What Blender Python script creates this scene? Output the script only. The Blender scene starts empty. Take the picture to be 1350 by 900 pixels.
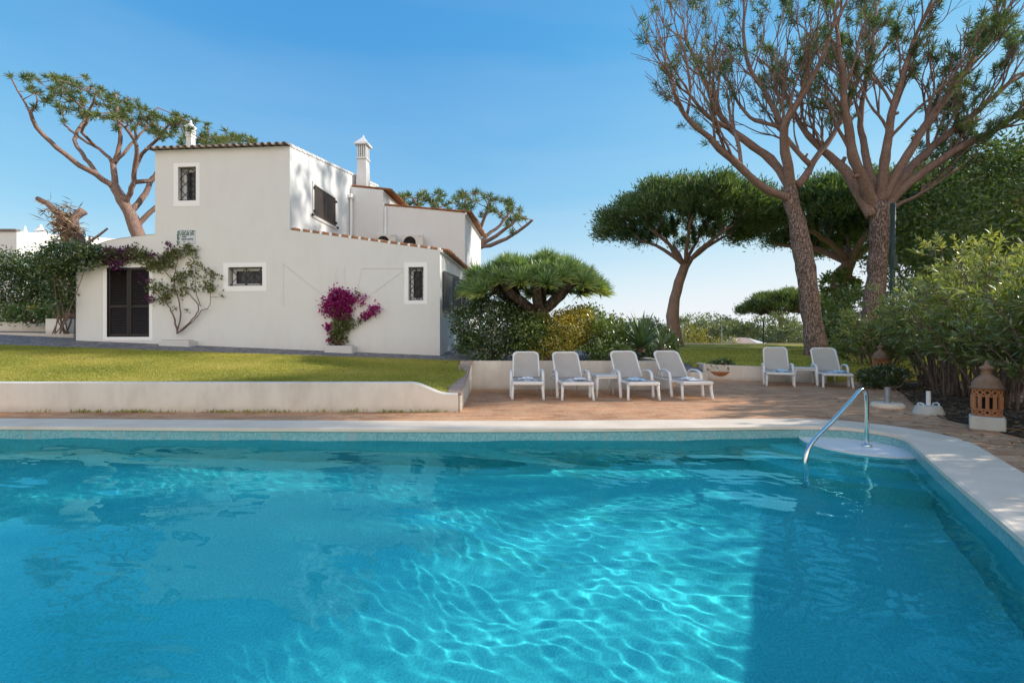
import bpy, math, random
import numpy as np
from mathutils import Vector, Matrix
from mathutils.geometry import tessellate_polygon
PI = math.pi
R = math.radians
S = bpy.context.scene
COL = S.collection
rng = np.random.default_rng(7)
random.seed(7)
# ------------------------------------------------------------------ measuring helpers
F, CX, HZ, H = 600.0, 675.0, 448.0, 1.2          # focal length / principal column / horizon row (in photo pixels), eye height


def P(x, y, Y):
    return np.array([(x - CX) / F * Y, Y, H - (y - HZ) / F * Y])


def G(x, y, z=0.0):
    Y = (H - z) * F / (y - HZ)
    return np.array([(x - CX) / F * Y, Y, z])


# ------------------------------------------------------------------ object helpers
FR = {}


def thing(name, label, cat, loc=(0, 0, 0), rz=0.0, group=None):
    o = bpy.data.objects.new(name, None)
    COL.objects.link(o)
    o.empty_display_size = .2
    o.location = tuple(float(v) for v in loc)
    o.rotation_euler = (0, 0, rz)
    o['label'] = label
    o['category'] = cat
    if group:
        o['group'] = group
    FR[o.name] = (np.array(loc, float), rz)
    return o


def tag(o, label=None, cat=None, group=None, kind=None):
    if label: o['label'] = label
    if cat: o['category'] = cat
    if group: o['group'] = group
    if kind: o['kind'] = kind
    return o


def mk(name, geo, mat, parent=None, local=False, smooth=False, attr=None, origin=None):
    """geo = (verts Nx3, [list of face index arrays, each (n,k)])"""
    v, fs = geo
    v = np.asarray(v, float).reshape(-1, 3)
    if not isinstance(fs, list):
        fs = [fs]
    fs = [np.asarray(f, int) for f in fs if len(f)]
    if parent is not None:
        loc, rz = FR[parent.name]
        if not local:
            d = v - loc
            c, s = math.cos(-rz), math.sin(-rz)
            v = np.stack([d[:, 0] * c - d[:, 1] * s, d[:, 0] * s + d[:, 1] * c, d[:, 2]], -1)
    elif origin is not None:
        v = v - np.asarray(origin, float)
    m = bpy.data.meshes.new(name)
    m.vertices.add(len(v))
    m.vertices.foreach_set('co', v.ravel())
    nl = sum(f.size for f in fs)
    npol = sum(len(f) for f in fs)
    m.loops.add(nl)
    m.loops.foreach_set('vertex_index', np.concatenate([f.ravel() for f in fs]))
    m.polygons.add(npol)
    tot = np.concatenate([np.full(len(f), f.shape[1]) for f in fs])
    st = np.concatenate([[0], np.cumsum(tot)[:-1]])
    m.polygons.foreach_set('loop_start', st)
    m.polygons.foreach_set('loop_total', tot)
    m.polygons.foreach_set('use_smooth', np.full(npol, bool(smooth)))
    m.update(calc_edges=True)
    m.validate()
    if attr is not None:
        a = m.attributes.new('v', 'FLOAT', 'POINT')
        a.data.foreach_set('value', np.asarray(attr, np.float32))
    o = bpy.data.objects.new(name, m)
    COL.objects.link(o)
    m.materials.append(mat)
    if parent is not None:
        o.parent = parent
        FR[o.name] = FR[parent.name]
    elif origin is not None:
        o.location = tuple(float(q) for q in origin)
    return o


class B:
    """collects shapes into one mesh"""
    def __init__(s):
        s.v = []; s.f = {}; s.n = 0

    def add(s, v, *fs):
        v = np.asarray(v, float).reshape(-1, 3)
        for f in fs:
            f = np.asarray(f, int)
            if len(f):
                s.f.setdefault(f.shape[1], []).append(f + s.n)
        s.v.append(v); s.n += len(v)
        return s

    def geo(s):
        return np.concatenate(s.v), [np.concatenate(x) for x in s.f.values()]

    def box(s, c, d, rz=0.0, taper=1.0):
        c = np.asarray(c, float); x, y, z = np.asarray(d, float) / 2
        t = taper
        v = np.array([[-x, -y, -z], [x, -y, -z], [x, y, -z], [-x, y, -z], [-x * t, -y * t, z], [x * t, -y * t, z], [x * t, y * t, z], [-x * t, y * t, z]])
        if rz:
            cc, ss = math.cos(rz), math.sin(rz)
            v = np.stack([v[:, 0] * cc - v[:, 1] * ss, v[:, 0] * ss + v[:, 1] * cc, v[:, 2]], -1)
        return s.add(v + c, [[0, 3, 2, 1], [4, 5, 6, 7], [0, 1, 5, 4], [1, 2, 6, 5], [2, 3, 7, 6], [3, 0, 4, 7]])

    def bbox(s, a, b):
        a = np.asarray(a, float); b = np.asarray(b, float)
        return s.box((a + b) / 2, np.abs(b - a))

    def rbox(s, a, b, r=.008):
        """box with chamfered edges"""
        a = np.minimum(np.asarray(a, float), np.asarray(b, float)); b = np.maximum(np.asarray(a, float), np.asarray(b, float)) if False else np.asarray(b, float)
        x0, y0, z0 = a; x1, y1, z1 = b
        r = min(r, (x1 - x0) * .45, (y1 - y0) * .45, (z1 - z0) * .45)
        rings = []
        for z, q in ((z0, r), (z0 + r, 0), (z1 - r, 0), (z1, r)):
            rings.append([(x0 + q + r, y0 + q, z), (x1 - q - r, y0 + q, z), (x1 - q, y0 + q + r, z), (x1 - q, y1 - q - r, z), (x1 - q - r, y1 - q, z), (x0 + q + r, y1 - q, z), (x0 + q, y1 - q - r, z), (x0 + q, y0 + q + r, z)])
        v = np.array(rings).reshape(-1, 3)
        q = [[k * 8 + i, k * 8 + (i + 1) % 8, k * 8 + 8 + (i + 1) % 8, k * 8 + 8 + i] for k in range(3) for i in range(8)]
        return s.add(v, q, [[7 - i for i in range(8)], [24 + i for i in range(8)]])

    def tube(s, pts, rad, n=8, cap=True):
        p = np.asarray(pts, float); k = len(p)
        rad = np.broadcast_to(np.asarray(rad, float), (k,))
        t = np.gradient(p, axis=0); t /= np.linalg.norm(t, axis=1)[:, None] + 1e-9
        u = np.cross(t[0], [0.3, .2, 1.0]);
        if np.linalg.norm(u) < 1e-3: u = np.cross(t[0], [1, 0, 0])
        u /= np.linalg.norm(u)
        a = np.arange(n) * 2 * PI / n; ca, sa = np.cos(a)[:, None], np.sin(a)[:, None]
        V = np.empty((k, n, 3))
        for i in range(k):
            u = u - t[i] * np.dot(u, t[i]); u /= np.linalg.norm(u) + 1e-9
            w = np.cross(t[i], u)
            V[i] = p[i] + rad[i] * (ca * u + sa * w)
        idx = np.arange(k * n).reshape(k, n); nx = np.roll(idx, -1, 1)
        q = np.stack([idx[:-1], nx[:-1], nx[1:], idx[1:]], -1).reshape(-1, 4)
        s.add(V.reshape(-1, 3), q)
        if cap:
            s.f.setdefault(n, []).append(np.array([idx[0][::-1], idx[-1]]) + s.n - k * n)
        return s

    def lathe(s, prof, c=(0, 0, 0), n=24, sx=1.0, sy=1.0):
        pr = np.asarray(prof, float); k = len(pr)
        a = np.arange(n) * 2 * PI / n
        V = np.empty((k, n, 3))
        V[:, :, 0] = pr[:, :1] * np.cos(a) * sx + c[0]; V[:, :, 1] = pr[:, :1] * np.sin(a) * sy + c[1]; V[:, :, 2] = pr[:, 1:2] + c[2]
        idx = np.arange(k * n).reshape(k, n); nx = np.roll(idx, -1, 1)
        q = np.stack([idx[:-1], nx[:-1], nx[1:], idx[1:]], -1).reshape(-1, 4)
        s.add(V.reshape(-1, 3), q)
        return s

    def prism(s, poly, z0, z1):
        """poly: list of (x,y); z0/z1 scalars or per-vertex"""
        p = np.asarray(poly, float); n = len(p)
        z0 = np.broadcast_to(z0, (n,)); z1 = np.broadcast_to(z1, (n,))
        v = np.concatenate([np.c_[p, z0], np.c_[p, z1]])
        i = np.arange(n); j = np.roll(i, -1)
        tr = np.array(tessellate_polygon([[Vector((a, b, 0)) for a, b in p]]))
        s.add(v, np.stack([i, j, j + n, i + n], -1), tr, tr + n)
        return s


def sheet(outer, holes=(), zf=0.0):
    loops = [list(outer)] + [list(h) for h in holes]
    tr = tessellate_polygon([[Vector((a, b, 0)) for a, b in l] for l in loops])
    pts = np.array([p for l in loops for p in l], float)
    z = np.array([zf(x, y) for x, y in pts]) if callable(zf) else np.full(len(pts), zf)
    tr = np.array(tr)
    a, b, c = pts[tr[:, 0]], pts[tr[:, 1]], pts[tr[:, 2]]
    sg = (b[:, 0] - a[:, 0]) * (c[:, 1] - a[:, 1]) - (b[:, 1] - a[:, 1]) * (c[:, 0] - a[:, 0])
    tr[sg < 0] = tr[sg < 0][:, ::-1]
    return np.c_[pts, z], [tr]


def inpoly(x, y, poly):
    x = np.asarray(x, float); y = np.asarray(y, float)
    r = np.zeros(x.shape, bool)
    p = np.asarray(poly, float); q = np.roll(p, -1, 0)
    for (x0, y0), (x1, y1) in zip(p, q):
        c = ((y0 > y) != (y1 > y)) & (x < (x1 - x0) * (y - y0) / (y1 - y0 + 1e-12) + x0)
        r ^= c
    return r


def gridmesh(poly, res, zf, skirt=None):
    """grid sheet over a polygon with a height function; cells whose centre lies inside"""
    p = np.asarray(poly, float)
    x0, y0 = p.min(0); x1, y1 = p.max(0)
    nx = int((x1 - x0) / res) + 2; ny = int((y1 - y0) / res) + 2
    xs = np.linspace(x0, x1, nx); ys = np.linspace(y0, y1, ny)
    X, Y = np.meshgrid(xs, ys, indexing='ij')
    cx = (X[:-1, :-1] + X[1:, 1:]) / 2; cy = (Y[:-1, :-1] + Y[1:, 1:]) / 2
    ok = inpoly(cx, cy, poly)
    i = np.arange(nx * ny).reshape(nx, ny)
    f = np.stack([i[:-1, :-1], i[1:, :-1], i[1:, 1:], i[:-1, 1:]], -1)[ok]
    used = np.unique(f); mp = np.full(nx * ny, -1); mp[used] = np.arange(len(used))
    V = np.stack([X, Y, zf(X, Y)], -1).reshape(-1, 3)[used]
    q = mp[f]
    if skirt is not None:
        e = np.concatenate([q[:, [0, 1]], q[:, [1, 2]], q[:, [2, 3]], q[:, [3, 0]]])
        key = np.sort(e, 1); _, ix, cnt = np.unique(key, axis=0, return_index=True, return_counts=True)
        e = e[ix[cnt == 1]]; bv, inv = np.unique(e, return_inverse=True); inv = inv.reshape(e.shape)
        low = V[bv].copy(); low[:, 2] = skirt; n0 = len(V)
        V = np.concatenate([V, low]); q = np.concatenate([q, np.stack([e[:, 1], e[:, 0], inv[:, 0] + n0, inv[:, 1] + n0], -1)])
    return V, [q]


# ------------------------------------------------------------------ materials
def ramp(nt, fac, stops, interp='LINEAR'):
    r = nt.nodes.new('ShaderNodeValToRGB'); r.color_ramp.interpolation = interp
    e = r.color_ramp.elements
    while len(e) < len(stops): e.new(.5)
    for k, (p, c) in enumerate(stops):
        e[k].position = p; e[k].color = (*c, 1) if len(c) == 3 else c
    nt.links.new(fac, r.inputs[0])
    return r.outputs[0]


def newmat(name):
    m = bpy.data.materials.new(name); m.use_nodes = True
    nt = m.node_tree
    b = nt.nodes['Principled BSDF']
    return m, nt, b


def noise(nt, scale, detail=4, rough=.55, vec=None, dist=0.0):
    n = nt.nodes.new('ShaderNodeTexNoise')
    n.inputs['Scale'].default_value = scale; n.inputs['Detail'].default_value = detail; n.inputs['Roughness'].default_value = rough
    n.inputs['Distortion'].default_value = dist
    if vec is not None: nt.links.new(vec, n.inputs['Vector'])
    return n.outputs['Fac']


def objco(nt, scale=(1, 1, 1), rot=(0, 0, 0)):
    t = nt.nodes.new('ShaderNodeTexCoord'); mp = nt.nodes.new('ShaderNodeMapping')
    mp.inputs['Scale'].default_value = scale; mp.inputs['Rotation'].default_value = rot
    nt.links.new(t.outputs['Object'], mp.inputs['Vector'])
    return mp.outputs['Vector']


def bump(nt, b, h, strength=.3, dist=.01):
    n = nt.nodes.new('ShaderNodeBump'); n.inputs['Strength'].default_value = strength; n.inputs['Distance'].default_value = dist
    nt.links.new(h, n.inputs['Height']); nt.links.new(n.outputs[0], b.inputs['Normal'])


def mixc(nt, fac, a, b, mode='MIX'):
    n = nt.nodes.new('ShaderNodeMix'); n.data_type = 'RGBA'; n.blend_type = mode
    for i, v in ((0, fac), (6, a), (7, b)):
        if hasattr(v, 'links'): nt.links.new(v, n.inputs[i])
        elif i == 0: n.inputs[0].default_value = v
        else: n.inputs[i].default_value = (*v, 1)
    return n.outputs[2]


def noisy(name, c1, c2, scale=6, rough=.7, bmp=.2, bscale=None, bdist=.01, metallic=0, spec=.4, detail=5, vscale=(1, 1, 1)):
    m, nt, b = newmat(name)
    v = objco(nt, vscale)
    f = noise(nt, scale, detail, vec=v)
    nt.links.new(ramp(nt, f, [(.3, c1), (.7, c2)]), b.inputs['Base Color'])
    b.inputs['Roughness'].default_value = rough; b.inputs['Metallic'].default_value = metallic
    b.inputs['Specular IOR Level'].default_value = spec
    if bmp: bump(nt, b, noise(nt, bscale or scale * 5, 4, vec=v), bmp, bdist)
    return m


def plaster(name, c, stain=(.62, .58, .52), stain_amt=.35, bmp=.25, dirt=None):
    m, nt, b = newmat(name)
    v = objco(nt)
    f = noise(nt, 1.1, 6, .6, v)
    vs = objco(nt, (1.6, 1.6, .5))
    g = noise(nt, 2.2, 5, .6, vs)
    mul = nt.nodes.new('ShaderNodeMath'); mul.operation = 'MULTIPLY'; nt.links.new(f, mul.inputs[0]); nt.links.new(g, mul.inputs[1])
    st = ramp(nt, mul.outputs[0], [(.2, (0, 0, 0)), (.5, (stain_amt,) * 3)])
    col = mixc(nt, st, c, stain)
    if dirt:
        sx = nt.nodes.new('ShaderNodeSeparateXYZ'); nt.links.new(v, sx.inputs[0])
        zz = nt.nodes.new('ShaderNodeMath'); zz.operation = 'MULTIPLY_ADD'; zz.inputs[1].default_value = dirt[1] - dirt[0]; nt.links.new(noise(nt, 3.5, 6, .65, v), zz.inputs[0]); nt.links.new(sx.outputs['Z'], zz.inputs[2])
        mr = nt.nodes.new('ShaderNodeMapRange'); mr.interpolation_type = 'SMOOTHSTEP'; mr.inputs['From Min'].default_value = dirt[0] + (dirt[1] - dirt[0]) * .35; mr.inputs['From Max'].default_value = dirt[1] + (dirt[1] - dirt[0]) * .7; mr.inputs['To Min'].default_value = dirt[2]; mr.inputs['To Max'].default_value = 0
        nt.links.new(zz.outputs[0], mr.inputs['Value'])
        col = mixc(nt, mr.outputs[0], col, (.36, .32, .26))
    nt.links.new(col, b.inputs['Base Color'])
    b.inputs['Roughness'].default_value = .85; b.inputs['Specular IOR Level'].default_value = .25
    h = nt.nodes.new('ShaderNodeMath'); h.operation = 'ADD'
    nt.links.new(noise(nt, 45, 3, vec=v), h.inputs[0]); nt.links.new(noise(nt, 5, 3, vec=v), h.inputs[1])
    bump(nt, b, h.outputs[0], bmp, .008)
    return m


def leafmat(name, stops, trans=.35, tcol=None, rough=.5, gloss=.08):
    m = bpy.data.materials.new(name); m.use_nodes = True
    nt = m.node_tree; nt.nodes.clear()
    out = nt.nodes.new('ShaderNodeOutputMaterial')
    at = nt.nodes.new('ShaderNodeAttribute'); at.attribute_name = 'v'
    c = ramp(nt, at.outputs['Fac'], stops)
    d = nt.nodes.new('ShaderNodeBsdfDiffuse'); t = nt.nodes.new('ShaderNodeBsdfTranslucent'); g = nt.nodes.new('ShaderNodeBsdfGlossy')
    g.inputs['Roughness'].default_value = rough; g.inputs['Color'].default_value = (.8, .85, .8, 1)
    nt.links.new(c, d.inputs[0])
    if tcol is None: tcol = (1.5, 1.5, .5)
    nt.links.new(mixc(nt, 1.0, c, tcol, 'MULTIPLY'), t.inputs[0])
    m1 = nt.nodes.new('ShaderNodeMixShader'); m1.inputs[0].default_value = trans
    m2 = nt.nodes.new('ShaderNodeMixShader'); m2.inputs[0].default_value = gloss
    nt.links.new(d.outputs[0], m1.inputs[1]); nt.links.new(t.outputs[0], m1.inputs[2])
    nt.links.new(m1.outputs[0], m2.inputs[1]); nt.links.new(g.outputs[0], m2.inputs[2])
    nt.links.new(m2.outputs[0], out.inputs[0])
    return m


def barkmat(name, c1, c2, c3, scale=3.0, bmp=1.0, bd=.06):
    m, nt, b = newmat(name)
    v = objco(nt, (1, 1, .28))
    vo = nt.nodes.new('ShaderNodeTexVoronoi'); vo.feature = 'DISTANCE_TO_EDGE'; vo.inputs['Scale'].default_value = scale * 2.2
    n0 = nt.nodes.new('ShaderNodeTexNoise'); n0.inputs['Scale'].default_value = scale; n0.inputs['Detail'].default_value = 4
    nt.links.new(v, n0.inputs['Vector'])
    vv = nt.nodes.new('ShaderNodeVectorMath'); vv.operation = 'MULTIPLY_ADD'; vv.inputs[1].default_value = (.35, .35, .35)
    nt.links.new(n0.outputs['Color'], vv.inputs[0]); nt.links.new(v, vv.inputs[2])
    nt.links.new(vv.outputs[0], vo.inputs['Vector'])
    e = ramp(nt, vo.outputs['Distance'], [(0, (0, 0, 0)), (.12, (1, 1, 1))])
    f = noise(nt, 1.4, 5, .65, objco(nt))
    cc = ramp(nt, f, [(.3, c2), (.7, c3)])
    nt.links.new(mixc(nt, e, c1, cc), b.inputs['Base Color'])
    b.inputs['Roughness'].default_value = .95; b.inputs['Specular IOR Level'].default_value = .1
    bump(nt, b, e, bmp, bd)
    return m


M = {}
M['wall'] = plaster('white_plaster', (.765, .77, .77), (.64, .60, .55), .26, .28, (.7, 1.3, .28))
M['trim'] = plaster('trim_paint', (.93, .94, .96), (.85, .85, .86), .1, .05)
M['lowwall'] = plaster('garden_plaster', (.76, .71, .64), (.42, .36, .30), .6, .3, (-.05, .12, .55))
M['neigh'] = plaster('neighbour_plaster', (.83, .81, .78), (.6, .55, .5), .2)
M['coping'] = noisy('coping_stone', (.72, .585, .455), (.84, .705, .57), 2.2, .75, .2, 60, .004, detail=8)
M['step'] = noisy('step_stone', (.74, .74, .74), (.82, .82, .82), 5, .5, .1, 60, .003)
M['white_plastic'] = noisy('white_plastic', (.78, .78, .77), (.84, .84, .83), 3, .38, .03, 80, .001)
M['steel'] = noisy('polished_steel', (.72, .71, .70), (.80, .79, .77), 4, .16, .02, 40, .001, metallic=1)
M['grey_metal'] = noisy('grey_metal', (.30, .33, .36), (.38, .41, .44), 8, .45, .05, metallic=.6)
M['pole_green'] = noisy('green_pole', (.02, .042, .034), (.035, .06, .05), 4, .5, .05)
M['iron'] = noisy('wrought_iron', (.02, .02, .025), (.04, .04, .045), 10, .5, .1)
M['shutter'] = noisy('dark_shutter_paint', (.009, .006, .006), (.016, .011, .011), 5, .45, .1)
M['shutter_brown'] = noisy('brown_shutter_paint', (.055, .04, .03), (.09, .068, .052), 5, .5, .1)
M['concrete'] = noisy('base_concrete', (.50, .48, .42), (.62, .60, .53), 6, .85, .3, 50, .005)
M['terracotta'] = noisy('lantern_terracotta', (.36, .15, .07), (.50, .23, .11), 5, .85, .3, 40, .005)
M['terracotta_cap'] = noisy('weathered_terracotta', (.15, .105, .075), (.34, .20, .125), 7, .9, .4, 40, .006)
M['dark'] = noisy('dark_inside', (.012, .012, .014), (.02, .02, .022), 3, .9, 0)
M['pane'] = noisy('window_glass', (.02, .025, .03), (.035, .04, .05), 2, .08, 0)
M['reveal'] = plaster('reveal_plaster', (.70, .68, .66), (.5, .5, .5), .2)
M['towel'] = noisy('towel_cotton', (.78, .80, .84), (.86, .87, .90), 20, .95, .5, 200, .004)
M['towel_blue'] = noisy('blue_towel_cotton', (.50, .66, .78), (.62, .76, .86), 20, .95, .5, 200, .004)
M['ac_white'] = noisy('ac_paint', (.70, .68, .64), (.78, .76, .72), 3, .5, .05)
M['soil'] = noisy('bed_soil', (.03, .02, .014), (.07, .045, .03), 8, .95, .8, 30, .03)
M['wire'] = noisy('trellis_wire', (.58, .565, .55), (.64, .62, .60), 8, .5, 0)
M['path_stone'] = None
M['glass_far'] = noisy('far_glass', (.05, .07, .1), (.07, .09, .12), 3, .2, 0)


def paver_mat(name, cols, mortar, bw, bh, rot=0.0, scale=1.0, rough=.8, squash=1.0, wet=False):
    m, nt, b = newmat(name)
    v = objco(nt, (1, 1, 1), (0, 0, rot))
    br = nt.nodes.new('ShaderNodeTexBrick')
    br.inputs['Scale'].default_value = scale; br.inputs['Brick Width'].default_value = bw; br.inputs['Row Height'].default_value = bh
    br.inputs['Mortar Size'].default_value = .006; br.inputs['Mortar Smooth'].default_value = .3; br.inputs['Bias'].default_value = 0
    br.inputs['Color1'].default_value = (0, 0, 0, 1); br.inputs['Color2'].default_value = (1, 1, 1, 1); br.inputs['Mortar'].default_value = (.5, .5, .5, 1)
    nt.links.new(v, br.inputs['Vector'])
    base = ramp(nt, br.outputs['Color'], [(k / (len(cols) - 1), c) for k, c in enumerate(cols)])
    big = noise(nt, .55, 6, .62, objco(nt))
    shade = ramp(nt, big, [(.3, (.62, .60, .60)), (.5, (.95, .95, .95)), (.72, (1.25, 1.18, 1.12))])
    c = mixc(nt, 1.0, base, shade, 'MULTIPLY')
    c = mixc(nt, br.outputs['Fac'], c, mortar)
    fine = ramp(nt, noise(nt, 26, 5, .7, objco(nt)), [(.3, (.75, .75, .75)), (.7, (1.15, 1.15, 1.15))])
    c = mixc(nt, 1.0, c, fine, 'MULTIPLY')
    nt.links.new(c, b.inputs['Base Color'])
    b.inputs['Roughness'].default_value = rough; b.inputs['Specular IOR Level'].default_value = .3
    inv = nt.nodes.new('ShaderNodeMath'); inv.operation = 'MULTIPLY_ADD'; inv.inputs[1].default_value = -1.0
    nt.links.new(br.outputs['Fac'], inv.inputs[0]); nt.links.new(noise(nt, 30, 3, vec=objco(nt)), inv.inputs[2])
    bump(nt, b, inv.outputs[0], .6, .006)
    return m


M['deck'] = paver_mat('terracotta_pavers', [(.50, .235, .115), (.64, .32, .165), (.70, .40, .225), (.56, .29, .15)], (.50, .36, .25), .22, .11, R(0))
M['cap_brick'] = paver_mat('brick_capping', [(.36, .23, .175), (.45, .30, .235), (.52, .38, .3)], (.48, .43, .39), .25, .075, R(0))


def cobble_mat():
    m, nt, b = newmat('cobbles')
    v = objco(nt)
    vo = nt.nodes.new('ShaderNodeTexVoronoi'); vo.feature = 'F1'; vo.inputs['Scale'].default_value = 8; nt.links.new(v, vo.inputs['Vector'])
    ve = nt.nodes.new('ShaderNodeTexVoronoi'); ve.feature = 'DISTANCE_TO_EDGE'; ve.inputs['Scale'].default_value = 8; nt.links.new(v, ve.inputs['Vector'])
    sp = nt.nodes.new('ShaderNodeSeparateColor'); nt.links.new(vo.outputs['Color'], sp.inputs[0])
    c = ramp(nt, sp.outputs[0], [(0, (.14, .135, .14)), (.5, (.22, .21, .21)), (1, (.31, .29, .28))])
    e = ramp(nt, ve.outputs['Distance'], [(0, (0, 0, 0)), (.1, (1, 1, 1))])
    nt.links.new(mixc(nt, e, (.10, .09, .08), c), b.inputs['Base Color'])
    b.inputs['Roughness'].default_value = .8
    bump(nt, b, e, .8, .015)
    return m


M['cobble'] = cobble_mat()


def lawn_mat():
    m, nt, b = newmat('lawn_turf')
    v = objco(nt)
    f = noise(nt, .9, 6, .6, v); g = noise(nt, 38, 4, .7, v)
    c1 = ramp(nt, f, [(.3, (.16, .205, .032)), (.5, (.38, .36, .07)), (.68, (.58, .48, .16))])
    c2 = ramp(nt, g, [(.25, (.55, .6, .5)), (.75, (1.45, 1.4, 1.2))])
    nt.links.new(mixc(nt, 1.0, c1, c2, 'MULTIPLY'), b.inputs['Base Color'])
    b.inputs['Roughness'].default_value = .95; b.inputs['Specular IOR Level'].default_value = .1
    bump(nt, b, g, 1.0, .03)
    return m


M['lawn'] = lawn_mat()
M['grass'] = leafmat('grass_blades', [(0, (.15, .20, .032)), (.5, (.37, .36, .068)), (.85, (.54, .46, .14)), (1, (.62, .53, .24))], .4, (1.3, 1.25, .5), .6, .04)
M['ground'] = noisy('earth_ground', (.10, .085, .05), (.17, .14, .085), .4, .95, .5, 8, .03)


def pool_mat():
    m, nt, b = newmat('pool_mosaic')
    v = objco(nt)
    ck = nt.nodes.new('ShaderNodeTexVoronoi'); ck.feature = 'F1'; ck.distance = 'CHEBYCHEV'; ck.inputs['Randomness'].default_value = 0.0; ck.inputs['Scale'].default_value = 40
    nt.links.new(v, ck.inputs['Vector'])
    sp = nt.nodes.new('ShaderNodeSeparateColor'); nt.links.new(ck.outputs['Color'], sp.inputs[0])
    c = ramp(nt, sp.outputs[0], [(0, (.15, .40, .43)), (.5, (.21, .47, .49)), (1, (.30, .55, .56))])
    gr = ramp(nt, ck.outputs['Distance'], [(.42, (0, 0, 0)), (.49, (1, 1, 1))])
    c = mixc(nt, gr, c, (.30, .45, .45))
    st = ramp(nt, noise(nt, 1.0, 5, .6, v), [(.3, (.85, .9, .9)), (.7, (1.1, 1.05, 1.05))])
    nt.links.new(mixc(nt, 1.0, c, st, 'MULTIPLY'), b.inputs['Base Color'])
    b.inputs['Roughness'].default_value = .35
    return m


M['pool'] = pool_mat()
m, nt, b = newmat('pool_floor_tile')
f = noise(nt, 1.2, 5, .6, objco(nt)); f2 = noise(nt, 60, 2, .5, objco(nt))
nt.links.new(mixc(nt, 1.0, ramp(nt, f, [(.3, (.60, .82, .80)), (.7, (.74, .90, .86))]), ramp(nt, f2, [(.35, (.8, .85, .85)), (.65, (1.15, 1.1, 1.1))]), 'MULTIPLY'), b.inputs['Base Color'])
b.inputs['Roughness'].default_value = .9
M['poolfloor'] = m
m = bpy.data.materials.new('pool_water'); m.use_nodes = True; nt = m.node_tree; nt.nodes.clear()
out = nt.nodes.new('ShaderNodeOutputMaterial'); g = nt.nodes.new('ShaderNodeBsdfGlass')
g.inputs['IOR'].default_value = 1.33; g.inputs['Roughness'].default_value = 0; g.inputs['Color'].default_value = (.29, .885, .955, 1)
tr_ = nt.nodes.new('ShaderNodeBsdfTransparent'); tr_.inputs[0].default_value = (.26, .84, .95, 1); mx = nt.nodes.new('ShaderNodeMixShader'); mx.inputs[0].default_value = 0.0
nt.links.new(g.outputs[0], mx.inputs[1]); nt.links.new(tr_.outputs[0], mx.inputs[2]); nt.links.new(mx.outputs[0], out.inputs[0])
M['water'] = m


def fabric_mat(name, c1, c2):
    m, nt, b = newmat(name)
    w = nt.nodes.new('ShaderNodeTexWave'); w.inputs['Scale'].default_value = 90; w.bands_direction = 'X'; nt.links.new(objco(nt), w.inputs['Vector'])
    n = noise(nt, 3, 5, .6, objco(nt))
    a = nt.nodes.new('ShaderNodeMath'); a.operation = 'MULTIPLY_ADD'; a.inputs[1].default_value = .35
    nt.links.new(w.outputs['Fac'], a.inputs[0]); nt.links.new(n, a.inputs[2])
    nt.links.new(ramp(nt, a.outputs[0], [(.35, c1), (1, c2)]), b.inputs['Base Color'])
    b.inputs['Roughness'].default_value = .8
    t = nt.nodes.new('ShaderNodeBsdfTranslucent'); t.inputs[0].default_value = (*[x * 1.1 for x in c2], 1)
    mx = nt.nodes.new('ShaderNodeMixShader'); mx.inputs[0].default_value = .3
    nt.links.new(b.outputs[0], mx.inputs[1]); nt.links.new(t.outputs[0], mx.inputs[2])
    nt.links.new(mx.outputs[0], nt.nodes['Material Output'].inputs[0])
    return m


M['sling'] = fabric_mat('grey_sling', (.54, .495, .445), (.68, .625, .565))
M['sling_beige'] = fabric_mat('beige_sling', (.58, .53, .46), (.72, .66, .58))


def roof_mat():
    m, nt, b = newmat('roof_terracotta')
    v = objco(nt)
    f = noise(nt, 5, 5, .65, v)
    nt.links.new(ramp(nt, f, [(.25, (.16, .10, .07)), (.5, (.42, .19, .09)), (.75, (.56, .30, .17))]), b.inputs['Base Color'])
    b.inputs['Roughness'].default_value = .9
    bump(nt, b, noise(nt, 25, 3, vec=v), .3, .01)
    return m


M['rooftile'] = roof_mat()
M['oldtile'] = noisy('weathered_tile', (.16, .13, .11), (.34, .27, .22), 6, .9, .4, 30, .01)
M['bark'] = barkmat('pine_bark', (.12, .085, .072), (.27, .19, .16), (.38, .28, .24), 6.5, .9, .05)
M['bark_limb'] = barkmat('pine_limb_bark', (.17, .11, .09), (.30, .19, .155), (.42, .29, .24), 9, .6, .02)
M['bark_grey'] = barkmat('dragon_bark', (.07, .055, .045), (.15, .12, .095), (.22, .17, .135), 5, .7, .03)
M['twig'] = noisy('twig_bark', (.13, .09, .07), (.24, .17, .13), 8, .9, .4, 40, .005)
M['needle'] = leafmat('pine_needles', [(0, (.045, .085, .034)), (.5, (.085, .145, .048)), (1, (.17, .22, .07))], .4)
M['needle_olive'] = leafmat('light_pine_needles', [(0, (.05, .085, .02)), (.5, (.10, .15, .035)), (1, (.19, .22, .06))], .4)  # slightly yellower green than the other pine needles
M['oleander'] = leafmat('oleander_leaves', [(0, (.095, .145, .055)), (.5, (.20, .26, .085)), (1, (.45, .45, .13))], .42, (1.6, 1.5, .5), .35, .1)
M['shrub_dark'] = leafmat('dark_shrub_leaves', [(0, (.03, .06, .02)), (.5, (.065, .11, .03)), (1, (.16, .20, .055))], .25, None, .3, .12)
M['shrub_mid'] = leafmat('green_shrub_leaves', [(0, (.06, .105, .024)), (.5, (.125, .19, .04)), (1, (.26, .31, .075))], .35, None, .35, .1)
M['shrub_yellow'] = leafmat('yellow_shrub_leaves', [(0, (.16, .165, .03)), (.5, (.38, .33, .05)), (1, (.60, .50, .11))], .4, (1.2, 1.15, .5), .4, .08)
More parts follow.
